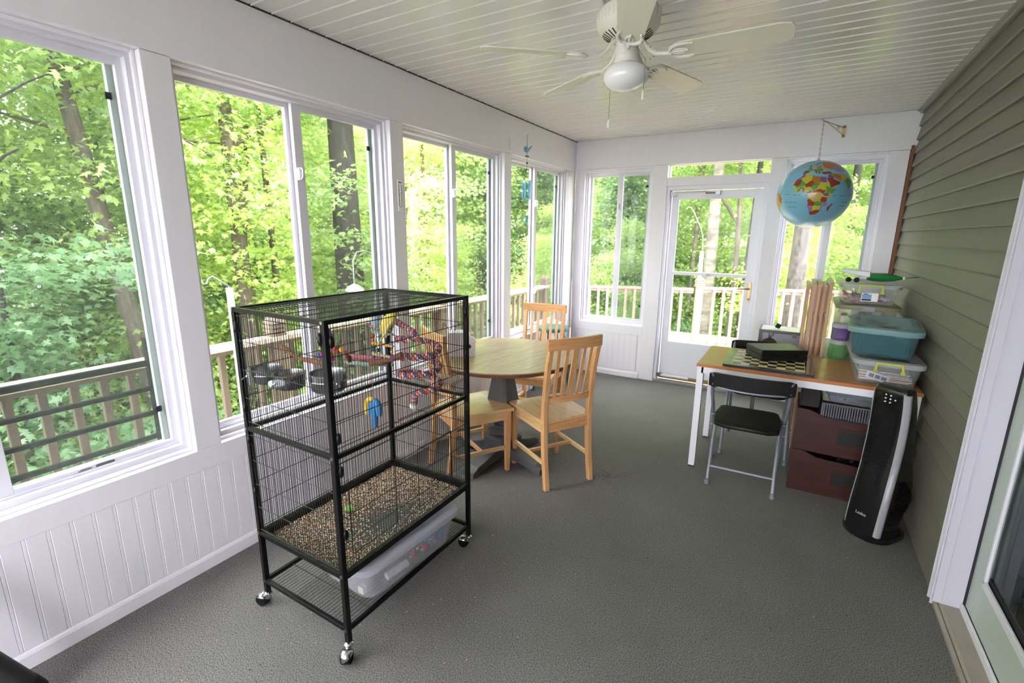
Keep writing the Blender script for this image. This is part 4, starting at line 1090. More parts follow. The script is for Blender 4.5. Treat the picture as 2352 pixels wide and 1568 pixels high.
def make_chair(label, loc, ang):
    """ang: direction the sitter faces; local +Y is the front"""
    t = thing('dining_chair', label, 'chair', loc, ang-PI/2, 'pine slat-back chairs around the round table')
    SH = 0.44
    # seat, slightly dished, wider in front
    out = [(-0.20, 0.205), (-0.196, 0.214), (0.196, 0.214), (0.20, 0.205), (0.178, -0.20), (-0.178, -0.20)]
    s = MB(); n_ = 8; V = []
    for j in range(n_+1):
        for i in range(n_+1):
            u = i/n_*2-1; v = j/n_; y = -0.20+0.414*v; hw = 0.178+0.022*v
            z = SH-0.009*(1-u*u)*math.sin(PI*min(1, v*1.05))
            V.append((u*hw, y, z))
    nn = (n_+1)**2
    V2 = [(x, y, SH-0.022) for x, y, z in V]
    F_ = []
    for j in range(n_):
        for i in range(n_):
            a = j*(n_+1)+i; F_.append((a, a+1, a+n_+2, a+n_+1)); F_.append((nn+a, nn+a+n_+1, nn+a+n_+2, nn+a+1))
    bd = [i for i in range(n_+1)]+[j*(n_+1)+n_ for j in range(1, n_+1)]+[n_*(n_+1)+i for i in range(n_-1, -1, -1)]+[j*(n_+1) for j in range(n_-1, 0, -1)]
    for a, b in zip(bd, bd[1:]+bd[:1]): F_.append((b, a, nn+a, nn+b))
    s.add(V, F_[:0]); s.v = V+V2; s.f = F_; s.mi = [0]*len(F_)
    s.build('seat', pine_h, t, smooth=50, bevel=0.003)
    for sx in (-1, 1):
        q = MB(); q.loft([[(sx*0.170+dx*w, 0.182+dy*w, z) for dx, dy in ((-.5, -.5), (.5, -.5), (.5, .5), (-.5, .5))] for z, w in ((0, 0.027), (0.20, 0.034), (SH-0.022, 0.038))])
        q.build('front_leg', pine, t, bevel=0.003)
        # rear leg and back post in one curved piece
        pr = [(-0.232, 0.0, .032), (-0.200, 0.22, .036), (-0.187, 0.42, .038), (-0.190, 0.55, .036), (-0.215, 0.75, .032), (-0.248, 0.895, .028)]
        q = MB(); q.loft([[(sx*0.162+dx*0.030+sx*0.010*max(0, z-0.44), y+dy*w, z) for dx, dy in ((-.5, -.5), (.5, -.5), (.5, .5), (-.5, .5))] for y, z, w in pr])
        q.build('rear_leg', pine, t, bevel=0.003)
        q = MB(); q.bar((sx*0.166, -0.17, SH-0.052), (sx*0.172, 0.165, SH-0.052), 0.020, 0.055); q.build('apron', pine_h, t)
        q = MB(); q.bar((sx*0.164, -0.195, 0.165), (sx*0.170, 0.17, 0.165), 0.018, 0.024); q.build('side_stretcher', pine_h, t, bevel=0.002)
    for y, w in ((-0.186, 0.145), (0.184, 0.152)):
        q = MB(); q.box(-w, w, y-0.010, y+0.010, SH-0.080, SH-0.024); q.build('apron', pine_x, t)
    q = MB(); q.box(-0.16, 0.16, -0.012, 0.006, 0.155, 0.177); q.build('cross_stretcher', pine_x, t, bevel=0.002)
    # curved rails
    def curved(z0, z1, hw, y_of, th, dep):
        m_ = MB(); rg = []
        for i in range(13):
            u = i/12*2-1; y = y_of+dep*(u*u)
            rg.append([(u*hw, y-th/2, z0), (u*hw, y+th/2, z0), (u*hw, y+th/2+0.0*z0, z1), (u*hw, y-th/2, z1)])
        m_.loft(rg); return m_
    M_ = curved(0.885, 0.952, 0.190, -0.268, 0.024, 0.022); M_.build('top_rail', pine_x, t, smooth=40, bevel=0.003)
    M_ = curved(0.545, 0.585, 0.150, -0.205, 0.020, 0.014); M_.build('lower_rail', pine_x, t, smooth=40)
    for x, w in ((-0.110, 0.020), (-0.058, 0.020), (0.0, 0.040), (0.058, 0.020), (0.110, 0.020)):
        d = 0.018*(x/0.17)**2
        q = MB(); q.bar((x*0.97, -0.204+d*0.6, 0.58), (x*1.03, -0.264+d, 0.89), w, 0.011, up=(0, 1, 0)); q.build('slat', pine, t)
    return t
make_chair('pine slat-back chair with its curved back towards the camera, right of the table', (-1.275, 2.655, 0), R(148))
make_chair('pine slat-back chair pushed under the table beside the cage', (-1.745, 2.425, 0), R(60))
make_chair('pine slat-back chair on the far side of the table, before the blue stool', (-1.775, 3.375, 0), R(-80))

# painted stool
st_ = thing('stool', 'round teal painted stool with green legs in the far left corner', 'stool', (-2.015, 4.19, 0))
MB().lathe([(0.05, 0.605), (0.145, 0.61), (0.158, 0.622), (0.158, 0.636), (0.150, 0.645), (1e-5, 0.646)], 36).build('seat', mat('teal_paint', '#4f827e', 0.5, var=0.3, scale=14), st_, smooth=40)
gl_ = mat('green_blue_paint', '#3a7040', 0.5, scale=9, hex2='#275c7a')
for k in range(4):
    a = R(45+k*90); c, s = math.cos(a), math.sin(a)
    MB().cyl((0.185*c, 0.185*s, 0), (0.10*c, 0.10*s, 0.612), 0.013, 12, 0.019).build('leg', gl_, st_, smooth=40)
for k in range(4):
    a = R(45+k*90); b = R(135+k*90); z = 0.20+0.05*(k % 2); q = 0.158 if k % 2 == 0 else 0.150
    MB().cyl((q*math.cos(a), q*math.sin(a), z), (q*math.cos(b), q*math.sin(b), z), 0.009, 10).build('stretcher', gl_, st_, smooth=40)

# wooden nest house and wire object on the table
nh = thing('nest_house', 'white wooden nest box with round holes and sloped roof on the round table', 'nest box', (-1.835, 2.455, TZ+0.001), R(38))
lil = mat('lilac_white', '#dcd7e2', 0.6)
MB().prism([(-0.085, 0), (0.085, 0), (0.085, 0.098), (0.030, 0.160), (-0.085, 0.160)], -0.05, 0.05, 'y').build('box', lil, nh, bevel=0.003)
MB().bar((0.030, -0.0005, 0.164), (0.090, -0.0005, 0.0965), 0.112, 0.006, up=(0, 0, 1)).build('roof_panel', lil, nh)
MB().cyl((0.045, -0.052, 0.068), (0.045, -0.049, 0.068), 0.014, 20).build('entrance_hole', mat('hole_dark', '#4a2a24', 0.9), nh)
MB().ball((0.036, -0.056, 0.068), 0.010, 12).build('wooden_ball', mat('pink_wood', '#c99a86', 0.7), nh, smooth=60)
MB().ball((0.065, 0.0, 0.135), 0.009, 10).build('wooden_ball', mat('pink_wood', '#c99a86', 0.7), nh, smooth=60)
for (x, z) in ((0.070, 0.086), (0.075, 0.045), (0.062, 0.030), (0.068, 0.018), (0.076, 0.010), (-0.04, 0.03), (-0.02, 0.12), (0.0, 0.05)):
    MB().cyl((x, -0.0515, z), (x, -0.049, z), 0.0022, 8).build('vent_hole', blackp, nh)
bs_ = thing('binder_clip_wire', 'bent black wire clip standing at the top of the nest box', 'wire clip', (-1.90, 2.42, TZ+0.163), R(30))
bs_.name = 'wire_clip'
MB().tube([(-0.05, 0, 0.0), (-0.045, 0, 0.05), (-0.04, 0, 0.055), (-0.03, 0, 0.03), (0, 0, 0.0), (0.01, 0, 0.03), (0.02, 0, 0.04), (0.035, 0, 0.02), (0.03, 0, 0.002)], 0.0022, 6).build('wire_loop', black_m, bs_, smooth=60)

# ------------------------------------------------------------------ ceiling fan
FX, FY = -0.752, 2.22
fan = thing('ceiling_fan', 'white five-blade hugger ceiling fan with round frosted lamp globe', 'ceiling fan', (FX, FY, ZC))
fw = mat('fan_enamel', '#e9e8e2', 0.28); fiv = mat('fan_ivory', '#e2dfd2', 0.35)
MB().lathe([(0.085, 0.0), (0.085, -0.02), (0.125, -0.028), (0.133, -0.040), (0.133, -0.088), (0.127, -0.102), (0.112, -0.118), (0.066, -0.142), (0.058, -0.139), (0.05, -0.13), (1e-5, -0.13)], 48).build('motor_housing', fw, fan, smooth=35)
for i in range(30):
    a = 2*PI*i/30
    MB().bar((0.070*math.cos(a), 0.070*math.sin(a), -0.1402), (0.106*math.cos(a), 0.106*math.sin(a), -0.1215), 0.0055, 0.003).build('vent_slot', mat('slot_brown', '#5a4a3a', 0.8), fan)
for i in range(40):
    a = 2*PI*i/40
    MB().box(-0.0015, 0.0015, 0.1325, 0.1345, -0.082, -0.048, Matrix.Rotation(a, 4, 'Z')).build('flute', fw, fan)
MB().lathe([(0.05, -0.13), (0.052, -0.150), (0.045, -0.155), (0.045, -0.158), (0.048, -0.16), (0.048, -0.205), (0.050, -0.21), (0.050, -0.222), (0.046, -0.226)], 32).build('switch_housing', fw, fan, smooth=35)
for i in range(28):
    a = 2*PI*i/28
    MB().box(-0.0035, 0.0035, 0.0515, 0.054, -0.232, -0.224, Matrix.Rotation(a, 4, 'Z') @ Matrix.Rotation(0.5, 4, 'Y')).build('bead_trim', fw, fan)
MB().lathe([(0.046, -0.224), (0.054, -0.224), (0.056, -0.236), (0.050, -0.238)], 32).build('fitter_ring', fw, fan, smooth=40)
MB().lathe([(0.052, -0.236), (0.068, -0.242), (0.088, -0.258), (0.098, -0.280), (0.095, -0.302), (0.080, -0.322), (0.055, -0.336), (0.025, -0.343), (1e-5, -0.344)], 40).build('lamp_globe', mat('opal_glass', '#efeff4', 0.12, coat=0.4), fan, smooth=60)
ZBL = -0.212
bl_w = mat('blade_white', '#e4e2d2', 0.4, var=0.05, scale=30, stretch=(1, 12, 1))
for i in range(5):
    a = R(3+72*i)
    e = thing('blade_assembly'); e.parent = fan; e.location = (0, 0, 0); e.rotation_euler = (0, 0, a)
    n_ = 10; pl_ = []
    L0, L1, w0, w1 = 0.20, 0.635, 0.052, 0.066
    edge = [(L0, -w0*0.8), (L0+0.02, -w0), (L1-0.05, -w1), (L1-0.015, -w1*0.86), (L1, -w1*0.5), (L1, w1*0.5), (L1-0.015, w1*0.86), (L1-0.05, w1), (L0+0.02, w0), (L0, w0*0.8)]
    Mp = Matrix.Translation((0, 0, ZBL)) @ Matrix.Rotation(R(-12), 4, 'X')
    MB().prism(edge, 0, 0.006, 'z', Mp).build('blade', bl_w, e, bevel=0.002)
    b = MB()
    b.tube([(0.052, 0, -0.146), (0.072, 0, -0.160), (0.095, 0, -0.190), (0.125, 0, -0.212), (0.165, 0, -0.217), (0.19, 0, -0.217)], 0.008, 10, radii=[.007, .009, .0095, .010, .010, .009])
    for s in (-1, 1):
        b.tube([Mp @ Vector(p) for p in ((0.18, 0, -0.004), (0.19, s*0.03, -0.004), (0.215, s*0.046, -0.004), (0.25, s*0.048, -0.004), (0.275, s*0.040, -0.004))], 0.006, 8, radii=[.008, .008, .0075, .006, .004])
        b.tube([Mp @ Vector(p) for p in ((0.185, 0, -0.004), (0.205, s*0.016, -0.004), (0.235, s*0.012, -0.004), (0.25, 0, -0.004))], 0.004, 8)
    b.tube([Mp @ Vector(p) for p in ((0.18, 0, -0.004), (0.235, 0, -0.004), (0.255, 0, -0.004))], 0.005, 8)
    b.build('blade_iron', fw, e, smooth=50)
for (x, y, zl, nm) in ((0.052, -0.028, -0.365, 'pull_chain'), (-0.045, 0.035, -0.435, 'pull_chain')):
    c_ = MB(); k = 1.9 if x > 0 else 2.1
    c_.tube([(x, y, -0.185), (x*1.25, y*1.25, -0.20), (x*k, y*k, -0.245), (x*k, y*k, zl)], 0.0013, 6)
    c_.build(nm, wire, fan)
    MB().lathe([(0.002, 0.0), (0.004, -0.004), (0.0065, -0.022), (0.006, -0.034), (1e-5, -0.038)], 12, Matrix.Translation((x*k, y*k, zl))).build('chain_pull', fw, fan, smooth=50)
# ------------------------------------------------------------------ inflatable globe on its bracket
GX, GY, GZ, GR = 0.032, 4.70, 1.862, 0.262
gb = thing('hanging_globe', 'inflatable world globe hanging from a brass bracket by the right window', 'globe', (GX, GY, GZ)); gsp = thing('printed_ball'); gsp.parent = gb; gsp.rotation_euler = (R(5), R(3), 0)
C_ = {'Y': '#bdb93a', 'R': '#95382a', 'G': '#62983f', 'P': '#75529c', 'O': '#b8782e', 'V': '#8d7ab4', 'T': '#c0a458', 'W': '#f2f4f2'}
gm_ = [mat('globe_sea', '#79b4d2', 0.3, coat=0.3)]+[mat('globe_land_'+k, v, 0.3, coat=0.3) for k, v in C_.items()]
GI = {k: i+1 for i, k in enumerate(C_)}
lands = [  # (colour, [(lon, lat)...]) - later ones lie over earlier ones
 ('Y', [(-17, 15), (-17, 21), (-10, 30), (-6, 35.5), (10, 37), (11, 33), (20, 31), (33, 31), (35, 27), (39, 18), (43, 11.5), (51, 11.5), (47, 4), (42, -2), (39, -6), (40.5, -15), (35, -20), (35, -25), (32, -28), (27, -34), (19, -34.5), (15, -27), (12, -17), (13.5, -9), (9, -1), (9.5, 4), (4, 6.5), (-4, 5), (-8, 4.5), (-13, 8.5)]),
 ('R', [(-17, 15), (-17, 21), (-13, 27), (-8.5, 27), (-5, 25), (-6, 16), (-11, 15)]),
 ('P', [(-13, 27), (-10, 30), (-6, 35.5), (-2, 35), (-2, 31), (-8.5, 27)]),
 ('G', [(-6, 16), (-5, 25), (3, 19), (4, 16), (-4, 12), (-11, 11), (-11, 15)]),
 ('O', [(10, 33), (25, 31), (25, 20), (20, 20), (12, 24)]), ('P', [(25, 22), (25, 31.5), (34, 31), (36, 22)]),
 ('R', [(3, 19), (12, 24), (15, 22), (14, 13), (5, 13)]), ('G', [(15, 22), (24, 19), (22, 11), (15, 8), (14, 13)]),
 ('P', [(-4, 12), (2, 13), (2, 10), (-4, 10)]), ('R', [(1, 6), (3, 6), (3, 11), (1, 11)]), ('G', [(-8, 5), (-3, 5), (-3, 10), (-8, 10)]),
 ('R', [(17, 8), (28, 10), (35, 8), (33, 4), (27, 5), (18, 4)]), ('V', [(9, 2), (16, 2), (16, 7), (12, 8), (9, 5)]),
 ('T', [(9, -1), (30, 4), (30, -9), (22, -11), (13, -6)]), ('R', [(30, -1), (39, -4), (40, -11), (34, -11), (30, -7)]), ('P', [(31, 4), (41, 4), (41, -1), (35, -1)]),
 ('G', [(35, 15), (43, 12), (51, 11), (47, 4), (41, 4), (36, 5)]), ('R', [(12, -6), (16, -6), (22, -11), (22, -17), (12, -17)]),
 ('G', [(22, -11), (33, -9), (33, -15), (25, -18), (22, -16)]), ('V', [(12, -17), (21, -18), (20, -28), (16, -28.5)]), ('V', [(35, -11), (40.5, -11), (40.5, -16), (35, -20), (35, -25), (32, -26), (33, -16)]),
 ('R', [(17, -29), (20, -27), (26, -25), (31, -23), (33, -27), (27, -34), (19, -34.5)]), ('R', [(44, -25), (47, -25), (50, -15), (49, -12), (44, -17)]),
 ('R', [(35, 29), (45, 30), (52, 24), (58, 23), (56, 18), (50, 16), (43, 13), (39, 20)]), ('Y', [(43, 13), (52, 16), (56, 18), (54, 15), (45, 12.5)]),
 ('P', [(35, 32), (42, 37), (48, 30), (44, 29), (38, 30)]), ('O', [(44, 39), (54, 37), (61, 36), (62, 25), (54, 27), (48, 30)]), ('G', [(39, 37), (46, 39), (48, 33), (42, 33)]),
 ('R', [(26, 37), (27, 41), (36, 42), (44, 41), (44, 37.5), (36, 36)]), ('Y', [(61, 25), (62, 37), (75, 37), (75, 24), (67, 24)]), ('G', [(68, 24), (78, 30), (90, 27), (86, 20), (80, 13), (77, 8), (73, 18)]),
 ('R', [(-9, 37), (-9, 43.5), (-2, 43.5), (3, 42), (0, 38), (-5, 36)]), ('G', [(-4, 48), (2, 51), (8, 49), (7, 44), (-1, 43.5)]), ('Y', [(6, 47), (7, 54), (15, 54), (14, 47)]),
 ('R', [(7, 45), (13, 46), (18, 40), (16, 38), (12, 42)]), ('O', [(14, 54), (24, 55), (24, 49), (15, 49)]), ('G', [(15, 49), (28, 48), (28, 43), (20, 40), (14, 45)]), ('R', [(20, 40), (23, 41), (23, 37), (21, 37)]),
 ('Y', [(24, 52), (40, 50), (37, 46), (28, 46)]), ('R', [(-5, 50), (-4, 58), (1, 52)]), ('G', [(6, 58), (8, 63), (18, 70), (28, 71), (24, 66), (18, 62), (12, 56)]),
 ('O', [(28, 54), (28, 70), (60, 72), (90, 74), (90, 52), (60, 54), (48, 46), (38, 48)]), ('V', [(50, 44), (52, 54), (85, 52), (85, 45), (68, 41), (58, 43)]),
 ('O', [(-80, 0), (-77, 8), (-70, 12), (-60, 8), (-50, 2), (-35, -6), (-39, -18), (-48, -26), (-54, -34), (-62, -40), (-68, -54), (-74, -50), (-71, -20), (-80, -6)]), ('Y', [(-72, -22), (-60, -24), (-57, -36), (-64, -41), (-70, -54), (-74, -50)]), ('R', [(-50, 0), (-36, -6), (-39, -16), (-48, -12)]),
 ('V', [(-100, 20), (-82, 30), (-75, 38), (-66, 45), (-60, 52), (-80, 62), (-120, 68), (-125, 40), (-110, 24)]), ('W', [(-180, -90), (180, -90), (180, -72), (-180, -72)]), ('G', [(-50, 60), (-22, 70), (-20, 82), (-60, 80)]),
]
def pip(x, y, poly):
    c = False; j = len(poly)-1
    for i in range(len(poly)):
        xi, yi = poly[i]; xj, yj = poly[j]
        if (yi > y) != (yj > y) and x < (xj-xi)*(y-yi)/(yj-yi)+xi: c = not c
        j = i
    return c
boxes = [(min(p[0] for p in q), max(p[0] for p in q), min(p[1] for p in q), max(p[1] for p in q)) for _, q in lands]
g_ = MB(); NLON, NLAT = 420, 210; LON0 = 19.0
for j in range(NLAT+1):
    la = -PI/2+PI*j/NLAT; cr_ = GR*math.cos(la)
    for i in range(NLON):
        lo = R(LON0)+0; ang = 2*PI*i/NLON
        # longitude grows to the viewer's right; the camera looks along +Y
        lon = -180+360*i/NLON
        th = R(lon-LON0)-PI/2
        g_.v.append((cr_*math.cos(th), cr_*math.sin(th), GR*math.sin(la)*0.99))
for j in range(NLAT):
    for i in range(NLON):
        i2 = (i+1) % NLON
        g_.f.append((j*NLON+i, j*NLON+i2, (j+1)*NLON+i2, (j+1)*NLON+i))
        lon = -180+360*(i+.5)/NLON; lat = -90+180*(j+.5)/NLAT; k = 0
        lw = lon+0.6*math.sin(lat*0.55); lv = lat+0.6*math.sin(lon*0.45)
        for (c, q), bx in zip(lands, boxes):
            if bx[0] <= lw <= bx[1] and bx[2] <= lv <= bx[3] and pip(lw, lv, q): k = GI[c]
        g_.mi.append(k)
go = g_.build('ball_skin', gm_, gsp, smooth=80, fix=False)
ink = mat('black_ink', '#1b1f24', 0.6)
def on_globe(lon, lat, k=1.002):
    th = R(lon-LON0)-PI/2; la = R(lat)
    return Vector((GR*k*math.cos(la)*math.cos(th), GR*k*math.cos(la)*math.sin(th), GR*k*math.sin(la)*0.99)), th, la
def glabel(txt, lon, lat, size, step):
    n = len(txt)
    for i, ch in enumerate(txt):
        if ch == ' ': continue
        p, th, la = on_globe(lon+(i-(n-1)/2)*step, lat)
        lettering('lettering', ch, size, ink, gsp, p, (PI/2-la, 0, th+PI/2), 0.0002)
glabel('ATLANTIC', -17, -13, 0.015, 3.0); glabel('OCEAN', -14, -21, 0.015, 3.2); glabel('AFRICA', 20, 18, 0.010, 1.9); glabel('INDIAN', 72, -10, 0.012, 2.6); glabel('OCEAN', 71, -17, 0.012, 2.6)
for lon in range(-60, 90, 6):
    if 8 < lon < 44 or (lon//6) % 3 == 0: continue
    p, th, la = on_globe(lon, 0); q, _, _ = on_globe(lon+4, 0)
    MB().bar(p, q, 0.0012, 0.0026).build('equator_dash', ink, gsp)
MB().lathe([(0.02, GR*0.975), (0.014, GR*1.0), (0.008, GR*1.03), (1e-5, GR*1.035)], 14).build('valve', gm_[0], gb, smooth=50)
ch = MB()
L_ = 2.415-GZ-GR*1.03
for i in range(16):
    z = GR*1.03+L_*(i+0.5)/16; a = (i % 2)*PI/2
    ch.tube([(0.005*math.cos(a)*math.cos(t), 0.005*math.sin(a)*math.cos(t), z+0.0115*math.sin(t)) for t in [k*PI/4 for k in range(8)]], 0.0011, 4, closed=True)
ch.build('chain', mat('copper_chain', '#a98c5f', 0.35, 0.8), gb)
br = thing('wall_bracket', 'brass swing bracket with scrolled arm on the far wall above the globe', 'bracket', (0.182, YF, 2.378))
m = MB(); m.prism([(x, z) for x, z in rrect(0.022, 0.075, 0.010, 4)], -0.008, 0, 'y'); m.ball((0, -0.010, 0.036), 0.012, 12); m.ball((0, -0.010, -0.036), 0.012, 12); m.build('back_plate', brass, br, smooth=40)
e = Vector((GX-0.182-0.004, GY-YF, 0.040))
m = MB(); m.tube([(0, -0.012, 0.028), Vector((0, -0.012, 0.028)).lerp(e, 0.5), e, e+Vector((-0.012, -0.012, 0.008))], 0.003, 8)
m.tube([(0, -0.012, -0.03), Vector((0, -0.012, -0.03)).lerp(e, 0.35)+Vector((0, 0, 0.006)), Vector((0, -0.012, -0.03)).lerp(e, 0.8)+Vector((0, 0, 0.006)), e-Vector((0, 0, 0.004))], 0.0025, 8)
cc = Vector((0, -0.012, 0)).lerp(e, 0.28); dd_ = (e-Vector((0, 0, e.z))).normalized()
m.tube([cc+dd_*(0.016*math.cos(t)*(1-t/14))+Vector((0, 0, 0.004+0.016*math.sin(t)*(1-t/14))) for t in [k*0.5 for k in range(20)]], 0.0016, 6)
m.build('arm', brass, br, smooth=60)

# ------------------------------------------------------------------ wind chime, its hook, thermometer
hk = thing('plant_hook', 'small white wall hook holding the wind chime', 'hook', (XL, 3.628, 2.27))
m = MB(); m.box(0.0, 0.006, -0.008, 0.008, -0.055, 0.045); m.build('back_plate', vinyl, hk, bevel=0.002)
m = MB(); m.tube([(0.004, 0, 0.028), (0.10, 0, 0.036), (0.172, 0, 0.040), (0.180, 0, 0.050)], 0.0028, 6); m.tube([(0.004, 0, -0.04), (0.06, 0, -0.025), (0.13, 0, 0.03)], 0.0022, 6); m.build('arm', white, hk, smooth=60)
wc = thing('wind_chime', 'turquoise bird wind chime with blue tubes hanging before the far windows', 'wind chime', (-2.018, 3.622, 2.308))
dk_ = mat('dark_wire', '#3d3a38', 0.5, 0.5); tq = mat('turquoise_glass', '#4fb8c0', 0.2, coat=0.5); bt = mat('blue_tube', '#4f9fd6', 0.25, 0.4)
MB().tube([(0.004, 0, 0.01), (-0.004, 0, -0.002), (0, 0, -0.02), (0, 0, -0.09)], 0.0015, 5).build('hook', dk_, wc)
m = MB(); m.ball((0, 0, -0.110), 0.019, 12, 1.0, 1.2, 0.9); m.ball((-0.002, -0.024, -0.096), 0.013, 10); m.build('glass_bird', tq, wc, smooth=60)
m = MB(); m.prism([(0.0, 0.0), (0.065, 0.050), (0.072, 0.060), (0.05, 0.054), (0.0, 0.020)], -0.002, 0.002, 'x', Matrix.Translation((0, 0.01, -0.125))); m.build('tail', mat('blue_grey_glass', '#6f8fb0', 0.3), wc)
m = MB(); m.tube([(0, -0.012+0.016*math.cos(t), -0.112+0.018*math.sin(t)) for t in [k*0.5 for k in range(13)]], 0.003, 6); m.tube([(0.0, -0.042+0.012*math.cos(t), -0.112+0.014*math.sin(t)) for t in [k*0.5 for k in range(13)]], 0.0025, 6); m.build('wing', mat('violet_glass', '#6a63a8', 0.3), wc, smooth=60)
m = MB(); m.ball((0, -0.014, -0.158), 0.010, 10, 1, 1.5, 0.7); m.ball((0, 0.014, -0.157), 0.010, 10, 1, 1.5, 0.7); m.build('leaf_bead', mat('olive_bead', '#6e6230', 0.4), wc, smooth=60)
MB().tube([(0, 0, -0.12), (0, 0, -0.27)], 0.0014, 5).build('wire', dk_, wc)
MB().ball((0, 0, -0.212), 0.008, 10).build('bead', dk_, wc, smooth=60)
m = MB()
for k in range(5):
    a = 2*PI*k/5; m.tube([(0, 0, -0.262), (0.018*math.cos(a), 0.018*math.sin(a), -0.258), (0.033*math.cos(a), 0.033*math.sin(a), -0.282), (0.030*math.cos(a), 0.030*math.sin(a), -0.30)], 0.0015, 5)
    m.tube([(0.030*math.cos(a), 0.030*math.sin(a), -0.29), (0.032*math.cos(a), 0.032*math.sin(a), -0.345)], 0.0007, 4)
m.build('crown', dk_, wc)
for k in range(5):
    a = 2*PI*k/5; x, y = 0.032*math.cos(a), 0.032*math.sin(a)
    MB().cyl((x, y, -0.345-0.004*k), (x, y, -0.50+0.003*k), 0.0055, 10).build('chime_tube', bt, wc, smooth=50)
MB().tube([(0, 0, -0.27), (0, 0, -0.63)], 0.0008, 4).build('cord', mat('green_cord', '#4f8a7a', 0.7), wc)
MB().ball((0, 0, -0.665), 0.013, 12, 1, 1, 1.9).build('wind_drop', tq, wc, smooth=60)
th_ = thing('thermometer', 'narrow white thermometer with printed scales on the post between left windows', 'thermometer', (XL, 2.311, 1.757))
MB().prism([(y, z) for y, z in rrect(0.042, 0.190, 0.006, 3)], 0.0, 0.004, 'x').build('scale_board', mat('paper_board', '#f4f4f2', 0.5), th_)
m = MB()
for i in range(13):
    z = 0.058-i*0.010
    m.box(0.004, 0.0045, -0.014, -0.006, z-0.0022, z+0.0022); m.box(0.004, 0.0045, 0.006, 0.014, z-0.0022, z+0.0022)
m.box(0.004, 0.0045, -0.012, 0.012, 0.074, 0.080)
tag(m.build('printed_scale', ink, th_), kind='stuff')
MB().cyl((0.006, 0, -0.066), (0.006, 0, 0.062), 0.0018, 8).build('tube', mat('clear_tube', '#dfe3e6', 0.1), th_)
MB().ball((0.006, 0, -0.070), 0.0038, 10).build('bulb', mat('red_bulb', '#c02a2a', 0.3), th_, smooth=60)

# ------------------------------------------------------------------ desk and what stands on it
DXa, DXb, DYa, DYb, DZt = -0.495, 0.652, 3.20, 3.81, 0.722
ds = thing('desk', 'desk with orange-brown wooden top and white square metal legs', 'desk', (DXa, DYa, 0))
dw, dd2 = DXb-DXa, DYb-DYa
MB().box(0, dw, 0, dd2, DZt-0.020, DZt).build('desk_top', mat('warm_beech', '#c08a56', 0.33, scale=8, hex2='#aa7442', stretch=(0.8, 9, 9), coat=0.15), ds, bevel=0.0015)
MB().box(-0.0008, dw+0.0008, -0.0012, dd2+0.0008, DZt-0.019, DZt-0.0025).build('edge_band', mat('orange_edge', '#b56a36', 0.4), ds)
wm = mat('white_metal', '#e6e6ee', 0.35)
for x0, x1, y0, y1 in ((0.03, dw-0.03, 0.004, 0.034), (0.03, dw-0.03, dd2-0.034, dd2-0.004), (0.004, 0.034, 0.03, dd2-0.03), (dw-0.034, dw-0.004, 0.03, dd2-0.03)):
    MB().box(x0, x1, y0, y1, DZt-0.062, DZt-0.020).build('apron_rail', wm, ds)
for x in (0.004, dw-0.044):
    for y in (0.004, dd2-0.044):
        MB().box(x, x+0.040, y, y+0.040, 0.006, DZt-0.020).build('leg', wm, ds, bevel=0.002)
        MB().box(x+0.002, x+0.038, y+0.002, y+0.038, 0, 0.008).build('foot_cap', blackp, ds)
# chess board
cb = thing('chess_board', 'chess board with dark green-black border lying on the desk', 'chess board', (-0.345, 3.222, DZt+0.001), R(0.3))
MB().box(0, 0.50, 0, 0.50, 0, 0.013).build('frame', mat('board_black', '#1d2326', 0.22, coat=0.4), cb, bevel=0.002)
MB().box(0.047, 0.453, 0.047, 0.453, 0.0128, 0.0136).build('light_border', mat('board_cream', '#dcc796', 0.4), cb)
sq = [mat('square_dark', '#191c1f', 0.25, coat=0.3), mat('square_light', '#dcc796', 0.35)]
pr_ = [None, None]
for i in range(8):
    for j in range(8):
        k = (i+j) % 2
        if pr_[k] is None: pr_[k] = MB().box(0.0003, 0.0497, 0.0003, 0.0497, 0, 0.0012).build('square', sq[k], cb, loc=(0.05+i*0.05, 0.05+j*0.05, 0.0134))
        else: again(pr_[k], cb, (0.05+i*0.05, 0.05+j*0.05, 0.0134))
# closed black case on the board
bc = thing('chess_case', 'closed black hinged case lying askew on the chess board', 'case', (-0.065, 3.588, DZt+0.0158), R(30))
cm = mat('black_leatherette', '#0d0e0f', 0.38, bump=0.3, bscale=300)
cw, cdp = 0.300, 0.215
def case_half(z0, z1): return MB().box(-cw/2, cw/2, -cdp/2, cdp/2, z0, z1)
case_half(0, 0.034).build('case_base', cm, bc, bevel=0.004)
case_half(0.0355, 0.073).build('case_lid', cm, bc, bevel=0.004)
for x in (-0.075, 0.075):
    MB().prism([(x+a, 0.034+b) for a, b in rrect(0.024, 0.030, 0.008, 4)], -cdp/2-0.004, -cdp/2+0.001, 'y').build('clasp', blackp, bc)

lime = mat('lime_plastic', '#b2ba4c', 0.35)
clear = see_through('clear_plastic', '#c9cbd0', 0.19, 0.25)
clear_l = see_through('clear_lid', '#c3c6cc', 0.52, 0.3)
tealp = see_through('teal_plastic', '#557f8a', 0.42, 0.25)
teal_l = see_through('teal_lid', '#8fb6b8', 0.62, 0.25)
sage = see_through('smoky_lid', '#8e8c70', 0.9, 0.35)
smk = see_through('smoky_body', '#b6b3b3', 0.30, 0.3)
tub('storage_bin', 'clear bin with lime handles full of papers, on the desk under the teal bin', 'storage bin', (0.492, 3.52, DZt+0.001), 0, 0.30, 0.56, 0.128, clear, clear_l, 0.02, 0.90, 0.035, 0.012, lime)
tub('storage_bin', 'teal lidded bin stacked on the clear bin at the right end of the desk', 'storage bin', (0.482, 3.55, DZt+0.148), R(-6), 0.315, 0.54, 0.150, tealp, teal_l, 0.026, 0.88, 0.05, 0.016)
